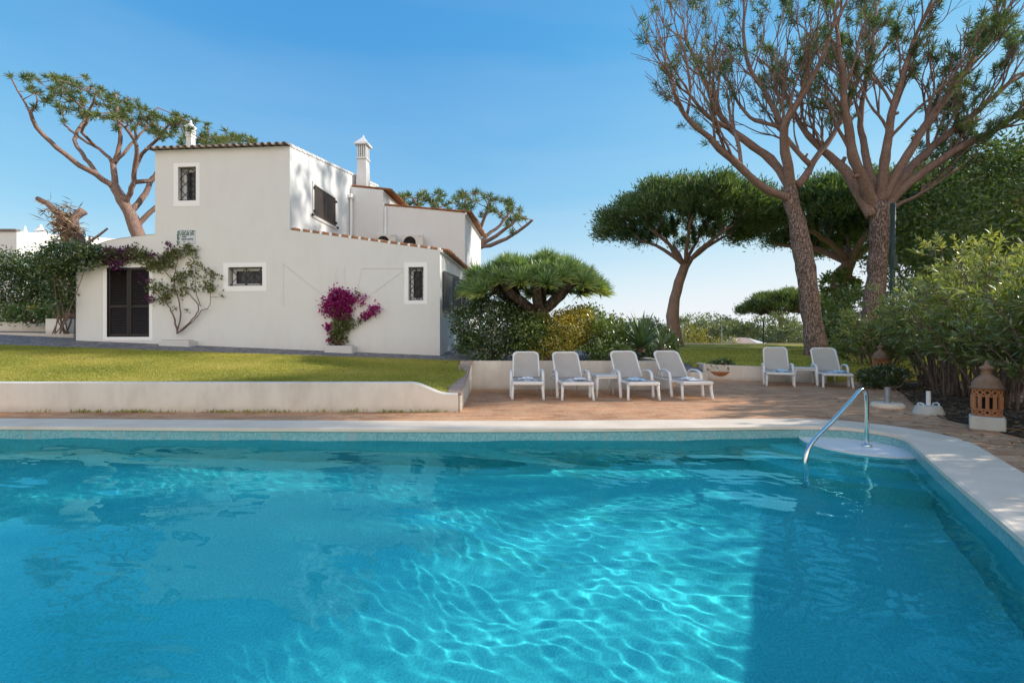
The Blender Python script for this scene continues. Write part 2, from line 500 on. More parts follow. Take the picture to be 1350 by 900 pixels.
M['dragon'] = leafmat('dragon_leaves', [(0, (.12, .20, .10)), (.5, (.25, .36, .17)), (.85, (.38, .48, .18)), (1, (.60, .56, .16))], .3, (1.5, 1.5, .5), .35, .1)
M['agave'] = leafmat('agave_leaves', [(0, (.06, .11, .06)), (.5, (.09, .16, .08)), (1, (.14, .21, .09))], .15, None, .4, .08)
M['boug'] = leafmat('bougainvillea_bracts', [(0, (.20, .01, .10)), (.5, (.38, .02, .19)), (1, (.55, .06, .30))], .4, (1.3, .8, 1.2), .6, .03)
M['boug_dull'] = leafmat('faded_bracts', [(0, (.07, .015, .06)), (.5, (.14, .03, .12)), (1, (.24, .06, .20))], .4, (1.2, .8, 1.2), .6, .03)
M['boug_leaf'] = leafmat('vine_leaves', [(0, (.06, .08, .025)), (.5, (.13, .15, .045)), (1, (.24, .24, .085))], .35)
M['hedge_far'] = leafmat('far_leaves', [(0, (.09, .115, .06)), (.5, (.15, .18, .075)), (1, (.26, .27, .11))], .3)
M['dead'] = leafmat('dead_fronds', [(0, (.12, .07, .035)), (.5, (.25, .15, .07)), (1, (.42, .27, .13))], .3, (1.1, 1, .8))

# ------------------------------------------------------------------ plants
def unit(v):
    return v / (np.linalg.norm(v, axis=-1, keepdims=True) + 1e-9)


def leaves(pos, d, L, W, up=None, droop=0.0):
    """kite shaped leaves: pos (n,3) base, d (n,3) direction"""
    n = len(pos); d = unit(d)
    r = rng.normal(size=(n, 3)) if up is None else up + rng.normal(size=(n, 3)) * .35
    s = unit(np.cross(d, r))
    L = np.broadcast_to(L, (n,))[:, None]; W = np.broadcast_to(W, (n,))[:, None]
    mid = pos + d * L * .45
    tip = pos + d * L; tip[:, 2] -= (droop * L)[:, 0]
    v = np.stack([pos, mid + s * W / 2, tip, mid - s * W / 2], 1).reshape(-1, 3)
    f = np.arange(n * 4).reshape(n, 4)
    return v, f


class Leafs:
    def __init__(s): s.v = []; s.f = []; s.a = []; s.n = 0

    def add(s, pos, d, L, W, val, up=None, droop=0.0):
        v, f = leaves(pos, d, L, W, up, droop)
        s.v.append(v); s.f.append(f + s.n); s.n += len(v)
        s.a.append(np.repeat(np.clip(np.broadcast_to(val, (len(pos),)), 0, 1), 4))

    def mesh(s, name, mat, parent, **k):
        return mk(name, (np.concatenate(s.v), [np.concatenate(s.f)]), mat, parent, attr=np.concatenate(s.a), **k)


def sphere_pts(n):
    return unit(rng.normal(size=(n, 3)))


def colonize(seeds, attr, step=.35, infl=4.0, kill=.7, maxit=120, bias=(0, 0, .15), jit=.12):
    """grow a branch skeleton through attractor points; seeds: list of (points, radii or None, parent key)"""
    pos = []; par = []; rad = []
    for pts, rr, start in seeds:
        pts = np.asarray(pts, float)
        # resample
        seg = np.linalg.norm(np.diff(pts, axis=0), axis=1); c = np.r_[0, np.cumsum(seg)]
        k = max(2, int(c[-1] / step) + 1)
        # smooth interpolation (catmull-like through cubic on chord)
        t = np.linspace(0, c[-1], k)
        q = np.stack([np.interp(t, c, pts[:, i]) for i in range(3)], -1)
        for _ in range(2):
            q[1:-1] = (q[:-2] + 2 * q[1:-1] + q[2:]) / 4
        q[1:-1] += rng.normal(size=(k - 2, 3)) * step * .06
        r = np.interp(t, c, rr) if rr is not None else np.zeros(k)
        if start is None:
            prev = -1; i0 = 0
        else:
            A = np.array(pos); prev = int(np.argmin(np.linalg.norm(A - q[0], axis=1))); i0 = 1
        for i in range(i0, k):
            pos.append(q[i]); par.append(prev); rad.append(r[i]); prev = len(pos) - 1
    pos = [np.array(p) for p in pos]
    attr = np.asarray(attr, float); alive = np.ones(len(attr), bool)
    A = np.array(pos)
    D = np.linalg.norm(attr[:, None] - A[None], axis=2)
    near = D.argmin(1); nd = D.min(1)
    bias = np.array(bias)
    for it in range(maxit):
        act = np.where(alive & (nd < infl))[0]
        if len(act) == 0: break
        u, inv = np.unique(near[act], return_inverse=True)
        A = np.array(pos)
        dv = unit(attr[act] - A[near[act]])
        acc = np.zeros((len(u), 3)); np.add.at(acc, inv, dv)
        acc = unit(acc) + bias + rng.normal(size=acc.shape) * jit
        new = A[u] + unit(acc) * step
        keep = []
        for k in range(len(u)):
            if np.min(np.linalg.norm(A - new[k], axis=1)) > step * .45: keep.append(k)
        if not keep: break
        base = len(pos)
        for k in keep:
            pos.append(new[k]); par.append(int(u[k])); rad.append(0.0)
        N = np.array(pos[base:])
        d2 = np.linalg.norm(attr[:, None] - N[None], axis=2)
        m2 = d2.min(1); a2 = d2.argmin(1) + base
        b = m2 < nd
        nd[b] = m2[b]; near[b] = a2[b]
        alive &= nd > kill
        if len(pos) > 9000: break
    return np.array(pos), np.array(par), np.array(rad)


def pipe(pos, par, rad, r0=.012, n=2.2, smooth=1):
    N = len(pos)
    ch = [[] for _ in range(N)]
    for i, p in enumerate(par):
        if p >= 0: ch[p].append(i)
    r = np.zeros(N)
    for i in range(N - 1, -1, -1):
        if ch[i]: r[i] = sum(r[c] ** n for c in ch[i]) ** (1 / n)
        else: r[i] = r0
        # a given radius is the least the seed may have
        if rad[i] > 0: r[i] = rad[i]
    for i in range(N):            # never fatter than the parent
        if par[i] >= 0: r[i] = min(r[i], r[par[i]])
    for _ in range(smooth):
        q = pos.copy()
        for i in range(N):
            if par[i] >= 0 and len(ch[i]) >= 1 and rad[i] == 0:
                q[i] = (pos[par[i]] + 2 * pos[i] + pos[ch[i][0]]) / 4
        pos = q
    return pos, r, ch


def skeleton_mesh(pos, par, r, ch, sides=7, thin=5, rmin=0.0, wob=0.0):
    b = B()
    # chains: main child = fattest
    main = [max(c, key=lambda k: r[k]) if c else -1 for c in ch]
    for i in range(len(pos)):
        p = par[i]
        if p >= 0 and main[p] == i: continue
        chain = [p] if p >= 0 else []
        k = i
        while k >= 0:
            chain.append(k); k = main[k]
        if len(chain) < 2: continue
        rr = r[chain].copy()
        if p >= 0: rr[0] = min(r[p], r[i] * 1.25)
        if rr.max() < rmin: continue
        ns = sides if rr.max() > .06 else thin
        if rr.max() > .25: ns = 14
        pts = pos[chain]
        if wob and rr.max() > .2:
            rr = rr * (1 + rng.normal(size=len(rr)) * wob)
        b.tube(pts, rr, ns)
    return b.geo()


def tufts(lf, tip, d, n, L, W, spread=.9, val=None, back=.3, upb=.15):
    """brushes of needles at tips"""
    k = len(tip)
    t = np.repeat(tip, n, 0); dd = np.repeat(unit(d), n, 0)
    off = rng.uniform(0, 1, (k * n, 1))
    pos = t - dd * off * back
    dr = dd * (1 - spread * .5) + sphere_pts(k * n) * spread + np.array([0, 0, upb])
    v = np.repeat(rng.uniform(0, 1, k) if val is None else val, n) * .6 + rng.uniform(0, .4, k * n)
    lf.add(pos, dr, L * rng.uniform(.6, 1.15, k * n), W, v)


def pine(name, label, seeds, attr, step, infl, kill, r0, npow, tuft_n, tuft_L, tuft_W, matn, group=None, cat='pine tree', spread=.9,
         extra=0.0, jit=.12, bias=(0, 0, .15), base=None, keep=1.0, barks=('bark', ), rexp=None, back=.3, twigmin=0.0, upb=.15, more=None):
    loc = seeds[0][0][0] if base is None else base
    t = thing(name, label, cat, loc, 0, group)
    pos, par, rad = colonize(seeds, attr, step, infl, kill, 140, bias, jit)
    pos, r, ch = pipe(pos, par, rad, r0, npow)
    mk('trunk', skeleton_mesh(pos, par, r, ch, 9, 5, twigmin, .03), M[barks[0]], t, smooth=True)
    tip = [i for i in range(len(pos)) if not ch[i] and par[i] >= 0]
    if extra: tip += [i for i in range(len(pos)) if ch[i] and r[i] < r0 * 2.6 and random.random() < extra]
    tip = np.array([i for i in tip if random.random() < keep])
    d = pos[tip] - pos[par[tip]]
    lf = Leafs()
    tufts(lf, pos[tip], d, tuft_n, tuft_L, tuft_W, spread, back=back, upb=upb)
    if more: more(lf)
    lf.mesh('crown', M[matn], t)
    return t, pos, r, ch, par


def ramify(b, tips, p, d, L, r, depth, up=.1, ang=.42, wig=.10):
    n = 5 if depth else 4
    pts = [np.array(p)]; dd = unit(np.array(d, float))
    for k in range(n):
        dd = unit(dd + rng.normal(size=3) * wig + np.array([0, 0, up])); pts.append(pts[-1] + dd * L / n)
    b.tube(pts, np.linspace(r, r * .66, n + 1), 7 if r > .05 else 5, False)
    if depth == 0:
        tips.append((pts[-1], dd))
        if rng.uniform() < .35: tips.append((pts[2], unit(dd + sphere_pts(1)[0] * .6)))
        return
    def child(q, base_d, a, l, rr):
        w = sphere_pts(1)[0]; w = w - base_d * (w @ base_d); w = unit(w)
        ramify(b, tips, q, base_d + w * a, l, rr, depth - 1, up, ang, wig)
    child(pts[-1], dd, ang * .35, L * rng.uniform(.7, .9), r * .66)
    for _ in range(int(rng.choice([1, 2, 2]))):
        k = int(rng.integers(2, n + 1)); child(pts[k], unit(pts[k] - pts[k - 1]), ang * rng.uniform(.8, 1.3), L * rng.uniform(.6, .85), r * rng.uniform(.5, .62))


def limb_pine(name, label, seeds, nsub, Lsub, depth, matn, group=None, tn=70, tL=.30, tW=.028, t0=.35, up=.1, ang=.42, keep=1.0, rs=.45, bark='bark', spread=.95, back=.3):
    t = thing(name, label, 'pine tree', seeds[0][0][0], 0, group)
    bt = B(); bl = B(); tips = []
    for si, (pts, rr, _) in enumerate(seeds):
        pts = np.asarray(pts, float); seg = np.r_[0, np.cumsum(np.linalg.norm(np.diff(pts, axis=0), axis=1))]
        k = max(6, int(seg[-1] / .3)); ts = np.linspace(0, seg[-1], k)
        q = np.stack([np.interp(ts, seg, pts[:, i]) for i in range(3)], -1); r = np.interp(ts, seg, rr)
        for _ in range(3): q[1:-1] = (q[:-2] + 2 * q[1:-1] + q[2:]) / 4
        q[1:-1] += rng.normal(size=(k - 2, 3)) * .035 * min(1, seg[-1] / 4)
        q[1:-1] = (q[:-2] + 2 * q[1:-1] + q[2:]) / 4
        r = r * (1 + rng.normal(size=k) * .05)
        if si:      # broken stubs and pruned knots
            for _ in range(int(rng.integers(1, 4))):
                i = int(rng.integers(k // 4, k - 1)); w = sphere_pts(1)[0]; tg = unit(q[i] - q[i - 1]); w = unit(w - tg * (w @ tg))
                bl.tube([q[i], q[i] + (w + tg * .4) * r[i] * rng.uniform(1.3, 2.2)], [r[i] * .55, r[i] * .42], 7)
        (bt if si == 0 else bl).tube(q, r, 18 if si == 0 else 10)
        if si == 0: continue
        m = nsub if seg[-1] > 2.5 else max(1, nsub // 3)
        for j in range(m):
            tt = t0 + (1 - t0) * (j + rng.uniform(.2, .8)) / m; i = min(k - 2, int(tt * (k - 1)))
            tg = unit(q[i + 1] - q[i - 1]); w = sphere_pts(1)[0]; w = unit(w - tg * (w @ tg)); w[2] = abs(w[2]) * .6 + w[2] * .4
            ramify(bl, tips, q[i], tg + w * rng.uniform(.35, .75), Lsub * rng.uniform(.75, 1.15) * (1.1 - .35 * tt), r[i] * rs, depth, up, ang)
        tg = unit(q[-1] - q[-3])
        for _ in range(2): ramify(bl, tips, q[-1], tg + sphere_pts(1)[0] * .25, Lsub * .85, r[-1] * .8, depth, up, ang)
    tr = mk('trunk', bt.geo(), M[bark], t, smooth=True); mk('limb', bl.geo(), M['bark_limb'], t, smooth=True)
    tips = [q for q in tips if rng.uniform() < keep]
    lf = Leafs(); tufts(lf, np.array([q[0] for q in tips]), np.array([q[1] for q in tips]), tn, tL, tW, spread, back=back)
    lf.mesh('crown', M[matn], t)
    return t, tips


def dome_pts(n, c, rad, lo=.15, shell=(.72, 1.0), flat=0.0):
    """points in the upper part of an ellipsoid"""
    out = []
    while len(out) < n:
        u = sphere_pts(1)[0]
        if u[2] < lo: continue
        q = u * rng.uniform(*shell)
        out.append(q * rad + c)
    return np.array(out)


def cloud(lf, ells, n, L, W, clump=.22, per=22, val=(0, 1), outw=.5, upb=.15, shell=(.78, 1.03), zmin=None, droop=0.0):
    """leaf clumps spread through the outer part of a set of ellipsoids"""
    ells = [(np.array(c, float), np.array(r, float)) for c, r in ells]
    w = np.array([r[0] * r[1] + r[0] * r[2] + r[1] * r[2] for c, r in ells]); w /= w.sum()
    K = max(1, n // per)
    cs = []; outs = []
    while len(cs) < K:
        k = rng.choice(len(ells), p=w); c, r = ells[k]
        u = sphere_pts(1)[0]
        q = c + u * r * rng.uniform(*shell)
        if zmin is not None and q[2] < (zmin(q) if callable(zmin) else zmin): continue
        if any(np.sum(((q - c2) / r2) ** 2) < .55 for j, (c2, r2) in enumerate(ells) if j != k): continue
        cs.append(q); outs.append(u / r)
    cs = np.array(cs); outs = unit(np.array(outs))
    n = K * per
    cc = np.repeat(cs, per, 0); oo = np.repeat(outs, per, 0)
    pos = cc + rng.normal(size=(n, 3)) * clump * .5
    d = oo * outw + sphere_pts(n) * .8 + np.array([0, 0, upb])
    cv = np.repeat(rng.uniform(0, 1, K), per)
    v = val[0] + (val[1] - val[0]) * (cv * .55 + rng.uniform(0, .45, n))
    lf.add(pos, d, L * rng.uniform(.6, 1.2, n), W * rng.uniform(.7, 1.2, n), v, droop=droop)
    return cs


def stems(b, base, tops, r0=.02, bend=.15, n=5, spread=.1, sides=5):
    for q in tops:
        p0 = base + np.append(rng.normal(size=2) * spread, 0)
        ts = np.linspace(0, 1, n)
        mid = rng.normal(size=3) * bend * np.array([1, 1, .3])
        pts = [p0 + (q - p0) * np.array([t ** 1.25, t ** 1.25, t]) + mid * math.sin(PI * t) for t in ts]
        b.tube(pts, r0 * (1 - .75 * ts), sides)


def shrub(name, label, ells, n, L, W, matn, base, group=None, cat='shrub', nst=10, r0=.018, spread=.15, **k):
    t = thing(name, label, cat, base, 0, group)
    lf = Leafs()
    cs = cloud(lf, ells, n, L, W, **k)
    b = B()
    pick = cs[rng.choice(len(cs), min(nst, len(cs)), replace=False)]
    stems(b, np.array(base, float), pick, r0, spread=spread)
    mk('stem', b.geo(), M['twig'], t)
    lf.mesh('foliage', M[matn], t)
    return t


# ------------------------------------------------------------------ setting: pool, deck, lawns, paths
far = [(0, 563), (300, 565.6), (640, 567), (880, 565.2), (1060, 562.6), (1110, 564.0)]
inner = [tuple(G(x, y)[:2]) for x, y in far]
inner = [(-9.6, 6.30)] + inner + [(4.62, 6.10), (4.76, 5.92), (4.82, 5.70), (4.76, 5.45), (4.57, 5.16), (3.86, 4.02), (3.09, 2.75), (2.2, 1.3), (1.9, .98), (1.4, .80), (.8, .75), (-9.0, .75), (-9.45, .9), (-9.6, 1.3)]


def smooth_poly(p, it=2, keep=()):
    p = [np.array(q) for q in p]
    for _ in range(it):
        o = []
        n = len(p)
        for i in range(n):
            a, b_ = p[i], p[(i + 1) % n]
            o += [a * .75 + b_ * .25, a * .25 + b_ * .75]
        p = o
    return [tuple(q) for q in p]


inner = smooth_poly(inner, 2)


def offset(poly, d):
    p = np.array(poly); a = np.roll(p, 1, 0); c = np.roll(p, -1, 0)
    t = unit(c - a); nrm = np.stack([-t[:, 1], t[:, 0]], -1)
    return [tuple(q) for q in p + nrm * d]


area = 0.5 * sum(inner[i][0] * inner[(i + 1) % len(inner)][1] - inner[(i + 1) % len(inner)][0] * inner[i][1] for i in range(len(inner)))
SG = -1 if area > 0 else 1
outer = offset(inner, SG * .58)
outer_d = offset(inner, SG * .55)
lip = offset(inner, SG * -.025)

ground = mk('ground', sheet([(-900, -300), (900, -300), (900, 1500), (-900, 1500)], [outer_d], -.05), M['ground']); tag(ground, kind='structure')
BED = [(11.4, 14.2), (9.55, 11.4), (8.60, 10.0), (7.35, 8.3), (6.55, 6.9), (6.25, 5.55), (5.5, 4.6), (4.4, 2.6), (3.4, .5), (3.0, -4)]
deck_poly = [(-30, -4)] + [(3.0, -4)] + BED[::-1][1:] + [(11.4, 15.2), (3.6, 15.2), (3.6, 11.3), (-1.0, 11.3), (-1.0, 7.8), (-30, 7.8)]
deck = mk('deck', sheet(deck_poly, [outer_d], 0.0), M['deck']); tag(deck, kind='structure')
# coping ring with a rounded lip
n = len(inner)
rings = [(outer, -.03), (outer, .012), (offset(outer, SG * -.012), .022), (inner, .022), (lip, .014), (lip, -.022), (inner, -.034)]
cv = np.concatenate([np.c_[np.array(r), np.full(n, z)] for r, z in rings])
i = np.arange(n); j = np.roll(i, -1)
cf = np.concatenate([np.stack([i + k * n, j + k * n, j + (k + 1) * n, i + (k + 1) * n], -1) for k in range(len(rings) - 1)])
coping = mk('pool_coping', (cv, [cf]), M['coping']); tag(coping, kind='structure')
# basin
DEPTH = -1.25
wv = np.concatenate([np.c_[np.array(inner), np.full(n, -.034)], np.c_[np.array(inner), np.full(n, DEPTH)]])
basin = mk('pool_wall', (wv, [np.stack([i, j, j + n, i + n], -1)]), M['pool']); tag(basin, kind='structure')
pfl = mk('pool_floor', sheet(inner, (), DEPTH), M['poolfloor']); tag(pfl, kind='structure')
WZ = -.15
wavec = []
for k in range(120):
    lam = math.exp(rng.uniform(math.log(.085), math.log(1.7)))
    a = rng.normal(PI / 2 - .2, .55 if lam < .3 else .8)
    wavec.append((lam, (.00072 if lam < .16 else .00042 if lam < .7 else .0013) * lam * rng.uniform(.4, 1.3), math.cos(a), math.sin(a), rng.uniform(0, 6.28)))


def wave(X, Y):
    Z = np.full(X.shape, WZ)
    wx = X + .10 * np.sin(Y * 2.1 + 1.0) + .06 * np.sin(X * 1.7 + Y * 1.1); wy = Y + .12 * np.sin(X * 1.3 + .4) + .05 * np.sin(X * 3.1 - Y * 1.9)
    for lam, amp, ca, sa, ph in wavec:
        Z = Z + amp * np.sin(2 * PI / lam * (wx * ca + wy * sa) + ph)
    return Z


water = mk('pool_water', gridmesh(offset(inner, SG * .04), .0155, wave), M['water'], smooth=True); tag(water, kind='structure')
# entry steps in the corner
st = B()
c0 = np.array([4.62, 5.92])
for k, (rad_, z) in enumerate([(.76, -.132), (1.14, -.42), (1.5, -.72)]):
    a = np.linspace(0, 2 * PI, 49)[:-1]
    ring = np.stack([c0[0] + rad_ * np.cos(a), c0[1] + rad_ * np.sin(a)], -1)
    st.prism(ring, DEPTH if k else -.6, z)
    if k == 0:
        top = tag(mk('pool_step', st.geo(), M['step']), kind='structure'); st = B()
low = tag(mk('pool_steps', st.geo(), M['poolfloor']), kind='structure')
for o in (basin, pfl, low, top): o.cycles.is_caustics_receiver = True
water.cycles.is_caustics_caster = True

# left lawn heights
def zhouse(X): return .77 + .0386 * np.clip(-2.035 - X, -2, 18)


def zlawn(X, Y):
    X = np.asarray(X, float); Y = np.asarray(Y, float)
    yh = 12.85 - .0782 * (X + 2.035)
    t = (Y - 7.7) / (yh - 7.7)
    z = .43 + (zhouse(X) - .43) * np.clip(t, 0, 1.0) + np.clip(t - 1, 0, None) * .5
    dip = np.clip((X + 1.65) / .7, 0, 1) * np.clip((9.6 - Y) / 1.9, 0, 1)
    return z - .15 * dip * dip * (3 - 2 * dip)


lawn_poly = [(-32, 7.66), (-.95, 7.66), (-1.05, 11.6), (-2.4, 11.68), (-13.5, 12.5), (-32, 13.9)]
lawn = mk('lawn', gridmesh(lawn_poly, .12, zlawn), M['lawn'], smooth=True); tag(lawn, kind='structure')
path_poly = [(-32, 13.6), (-13.5, 12.3), (-2.4, 11.5), (-1.0, 11.4), (.6, 11.4), (.6, 20), (-32, 24)]
path = mk('cobbled_path', gridmesh(path_poly, .2, lambda X, Y: zlawn(X, Y) - .012 + .0 * X), M['cobble'], smooth=True); tag(path, kind='structure')
# grass blades on the near lawn
gx = rng.uniform(-14.5, -1.0, 150000); gy = 7.72 + (12.6 - 7.72) * rng.uniform(0, 1, 150000)
ok = inpoly(gx, gy, [(-32, 7.7), (-1.0, 7.7), (-1.08, 11.55), (-2.4, 11.63), (-13.5, 12.45), (-32, 13.85)]) & (np.abs(gx) / gy < 1.2)
gx, gy = gx[ok], gy[ok]; n_ = len(gx)
gp = np.stack([gx, gy, zlawn(gx, gy) - .004], -1)
lf = Leafs()
patch = .5 + .25 * np.sin(gx * 1.7 + np.sin(gy * 2.3)) + .25 * np.sin(gy * 3.1 + gx * .6)
lf.add(gp, np.stack([rng.normal(size=n_) * .55, rng.normal(size=n_) * .55, np.ones(n_)], -1), rng.uniform(.025, .055, n_), .008, patch * .5 + rng.uniform(0, .5, n_))
gb = lf.mesh('grass', M['grass'], None); tag(gb, 'short mown grass blades covering the raised lawn by the house', 'grass', kind='stuff')


def zright(X, Y): return .40 + np.clip(np.asarray(Y, float) - 13, -1, 20) * .0265


rl_poly = [(5.95, 13.95), (8.7, 12.9), (10.2, 13.4), (13.5, 13.2), (40, 13), (48, 31.5), (2.0, 31.5), (3.2, 24), (5.1, 17.0)]
rlawn = mk('far_lawn', gridmesh(rl_poly, .15, zright, -.1), M['lawn'], smooth=True); tag(rlawn, kind='structure')
rp_poly = [(3.4, 13.6), (6.1, 13.95), (5.4, 17.0), (3.6, 24), (2.4, 31), (-3, 31), (-1, 22), (2.6, 17)]
rpath = mk('side_path', gridmesh(rp_poly, .2, lambda X, Y: np.where(Y < 15.0, .215 + np.clip(Y - 13.6, 0, 1.4) * .155, zright(X, Y) - .022), -.1), M['cobble'], smooth=True); tag(rpath, kind='structure')
bed = mk('planting_bed', sheet(BED + [(14, -4), (24, 6), (24, 14.2)], (), .012), M['soil']); tag(bed, kind='structure')
N_ = 42000
gx = rng.uniform(5, 19, N_); gy = rng.uniform(13, 24, N_)
ok = inpoly(gx, gy, rl_poly); gx, gy = gx[ok], gy[ok]; n_ = len(gx)
lf = Leafs(); lf.add(np.stack([gx, gy, zright(gx, gy) - .005], -1), np.stack([rng.normal(size=n_) * .5, rng.normal(size=n_) * .5, np.ones(n_)], -1), rng.uniform(.04, .075, n_), .02, rng.uniform(0, .75, n_))
tag(lf.mesh('grass', M['grass'], None), 'shaded grass blades on the lawn behind the far loungers', 'grass', kind='stuff')

# retaining wall of the left lawn, swooping down at its end
w = thing('retaining_wall', 'long low white plaster wall holding up the lawn, end dipping in a curve', 'garden wall', (-.93, 7.58, 0))
xs = np.r_[np.linspace(-32, -1.75, 30), np.linspace(-1.7, -1.0, 12), -.90]
zt = np.where(xs < -1.7, .495, 0); k = xs >= -1.7
u = np.clip((xs[k] + 1.7) / .62, 0, 1); zt[k] = .495 - .185 * (u * u * (3 - 2 * u))
b = B()
pv = []
for x, z in zip(xs, zt):
    pv += [(x, 7.58, -.04), (x, 7.575, z - .015), (x, 7.59, z), (x, 7.74, z), (x, 7.755, z - .015), (x, 7.755, -.04)]
q = np.arange(len(xs) * 6).reshape(-1, 6)
f = np.concatenate([np.stack([q[:-1, a], q[1:, a], q[1:, a + 1], q[:-1, a + 1]], -1) for a in range(5)])
b.add(np.array(pv), f, [list(q[-1]), list(q[0][::-1])])
mk('wall_face', b.geo(), M['lowwall'], w)
# side wall with brick capping going back to the planter
w2 = thing('side_wall', 'sloping white wall with brick capping between the lawn and the lounger terrace', 'garden wall', (-.93, 7.8, 0))
b = B(); b.prism([(-1.06, 7.757), (-.86, 7.6), (-.98, 11.1), (-1.2, 11.1)], -.04, [.28, .27, .66, .66]); mk('wall_face', b.geo(), M['lowwall'], w2)
b = B(); b.prism([(-1.10, 7.757), (-.845, 7.59), (-.965, 11.1), (-1.24, 11.1)], [.28, .27, .66, .66], [.325, .315, .705, .705]); mk('capping', b.geo(), M['cap_brick'], w2)
# planter wall behind the loungers
w3 = thing('planter_wall', 'white planter wall behind the row of four sun loungers, filled with shrubs', 'garden wall', (1.4, 11.1, 0))
b = B(); b.prism([(-.985, 11.1), (-.80, 11.1), (3.55, 11.02), (3.95, 11.3), (3.95, 13.9), (3.75, 13.9), (3.75, 11.4), (3.4, 11.22), (-.985, 11.3)], -.04, .69); mk('wall_face', b.geo(), M['lowwall'], w3)
so = sheet([(-1.0, 11.25), (3.8, 11.2), (3.8, 14.4), (2.5, 18), (-.2, 18), (.2, 13.5), (-.6, 12.4)], (), .62); mk('soil', so, M['soil'], w3)
# low wall behind the far loungers and the step beside it
w4 = thing('low_wall', 'low white wall edging the far lawn behind the potted plant and two loungers', 'garden wall', (7.2, 13.3, 0))
b = B(); b.prism([(5.84, 13.88), (8.75, 12.65), (8.83, 12.83), (6.02, 14.02), (6.1, 14.6), (5.9, 14.6)], -.03, [.47, .36, .36, .46, .47, .47]); mk('wall_face', b.geo(), M['lowwall'], w4)
s5 = thing('path_step', 'low white step at the foot of the grey cobbled side path', 'step', (4.8, 13.6, 0))
b = B(); b.rbox((3.96, 13.5, -.02), (5.83, 13.72, .235), .015); mk('riser', b.geo(), M['lowwall'], s5)
w6 = thing('far_edge_wall', 'thin pale wall along the distant far edge of the lawn', 'garden wall', (12, 31.7, .6))
b = B(); b.bbox((1.0, 31.5, -.1), (23, 31.8, .98)); mk('wall_face', b.geo(), M['lowwall'], w6)

# ------------------------------------------------------------------ house
OX, OY = -2.035, 12.85
RZ = -R(4.47)
ex = np.array([math.cos(RZ), math.sin(RZ)]); ey = np.array([-math.sin(RZ), math.cos(RZ)])
O2 = np.array([OX, OY])


def HP(px, py, bb=0.0):
    tx, tz = (px - CX) / F, -(py - HZ) / F
    Y = (bb + ey @ O2) / (ey[0] * tx + ey[1])
    return float(ex @ (np.array([tx * Y, Y]) - O2)), H + tz * Y


def AP(px, py, aa=0.0):
    tx, tz = (px - CX) / F, -(py - HZ) / F
    Y = (aa + ex @ O2) / (ex[0] * tx + ex[1])
    return float(ey @ (np.array([tx * Y, Y]) - O2)), H + tz * Y


def HW(a, b_, z):
    q = O2 + a * ex + b_ * ey
    return np.array([q[0], q[1], z])


house = thing('house', 'large white plaster villa with terracotta roof edges and a dark shuttered door', 'house', (OX, OY, 0), RZ)


def hmk(name, geo, mat, parent=None, **k): return mk(name, geo, mat, parent or house, local=True, **k)


def facade(outline, holes, bb):
    """outline/holes as (a,z) in the plane b=bb, facing the viewer"""
    loops = [outline] + holes
    tr = np.array(tessellate_polygon([[Vector((a, z, 0)) for a, z in l] for l in loops]))
    pts = np.array([p for l in loops for p in l])
    return np.stack([pts[:, 0], np.full(len(pts), bb), pts[:, 1]], -1), [tr]


def rect(px0, py0, px1, py1, bb=0.0):
    a0, z0 = HP(px0, py1, bb); a1, z1 = HP(px1, py0, bb)
    zb = (HP(px0, py1, bb)[1] + HP(px1, py1, bb)[1]) / 2; zt_ = (HP(px0, py0, bb)[1] + HP(px1, py0, bb)[1]) / 2
    return a0, zb, a1, zt_


aL = HP(100, 448)[0]; aA0 = HP(204.5, 300)[0]; aA1 = HP(382, 250)[0]
zE0 = HP(204.5, 199)[1]; zE1 = HP(382, 194)[1]; zE = (zE0 + zE1) / 2
win1 = rect(235, 220, 258.5, 264.5); win2 = rect(301, 352, 346, 377); win3 = rect(538.5, 352, 558.5, 396); door_r = rect(141, 352, 197, 444)
wz1 = HP(382, 303)[1]; wz0 = HP(578.5, 330)[1]
par = [(143, 317), (160, 314), (182, 311), (204.4, 308.5)]
pl = [(aL, .6), (0, .6), (0, wz0), (aA1, wz1), (aA1, zE), (aA0, zE)] + [HP(*p) for p in par[::-1]] + [HP(120, 325), HP(101, 336)]


def rc(r): return [(r[0], r[1]), (r[2], r[1]), (r[2], r[3]), (r[0], r[3])]


wl = B()
wl.add(*[x if i == 0 else x[0] for i, x in enumerate(facade(pl, [rc(win1), rc(win2), rc(win3), rc(door_r)], 0.0))])
# side wall of the tall block with shutter window
bmax = 6.9
def zroof(bb): return zE + bb * .165
sideA = [(0.0, wz1 - .3), (bmax, wz1 - .3), (bmax, zroof(bmax)), (0, zE)]
v, f = facade(sideA, [], 0)
wl.add(np.stack([np.full(len(v), aA1), v[:, 0], v[:, 2]], -1), f[0])
wl.add(np.array([(aA0, 0, .6), (aA0, bmax, .6), (aA0, bmax, zroof(bmax)), (aA0, 0, zE)]), [[0, 1, 2, 3]])
wl.add(np.array([(aA0, bmax, .6), (aA1, bmax, .6), (aA1, bmax, zroof(bmax)), (aA0, bmax, zroof(bmax))]), [[0, 1, 2, 3]])
# side wall of the wing
wl.add(np.array([(0, 0, .5), (0, 8.5, .5), (0, 8.5, wz0), (0, 0, wz0)]), [[0, 1, 2, 3]])
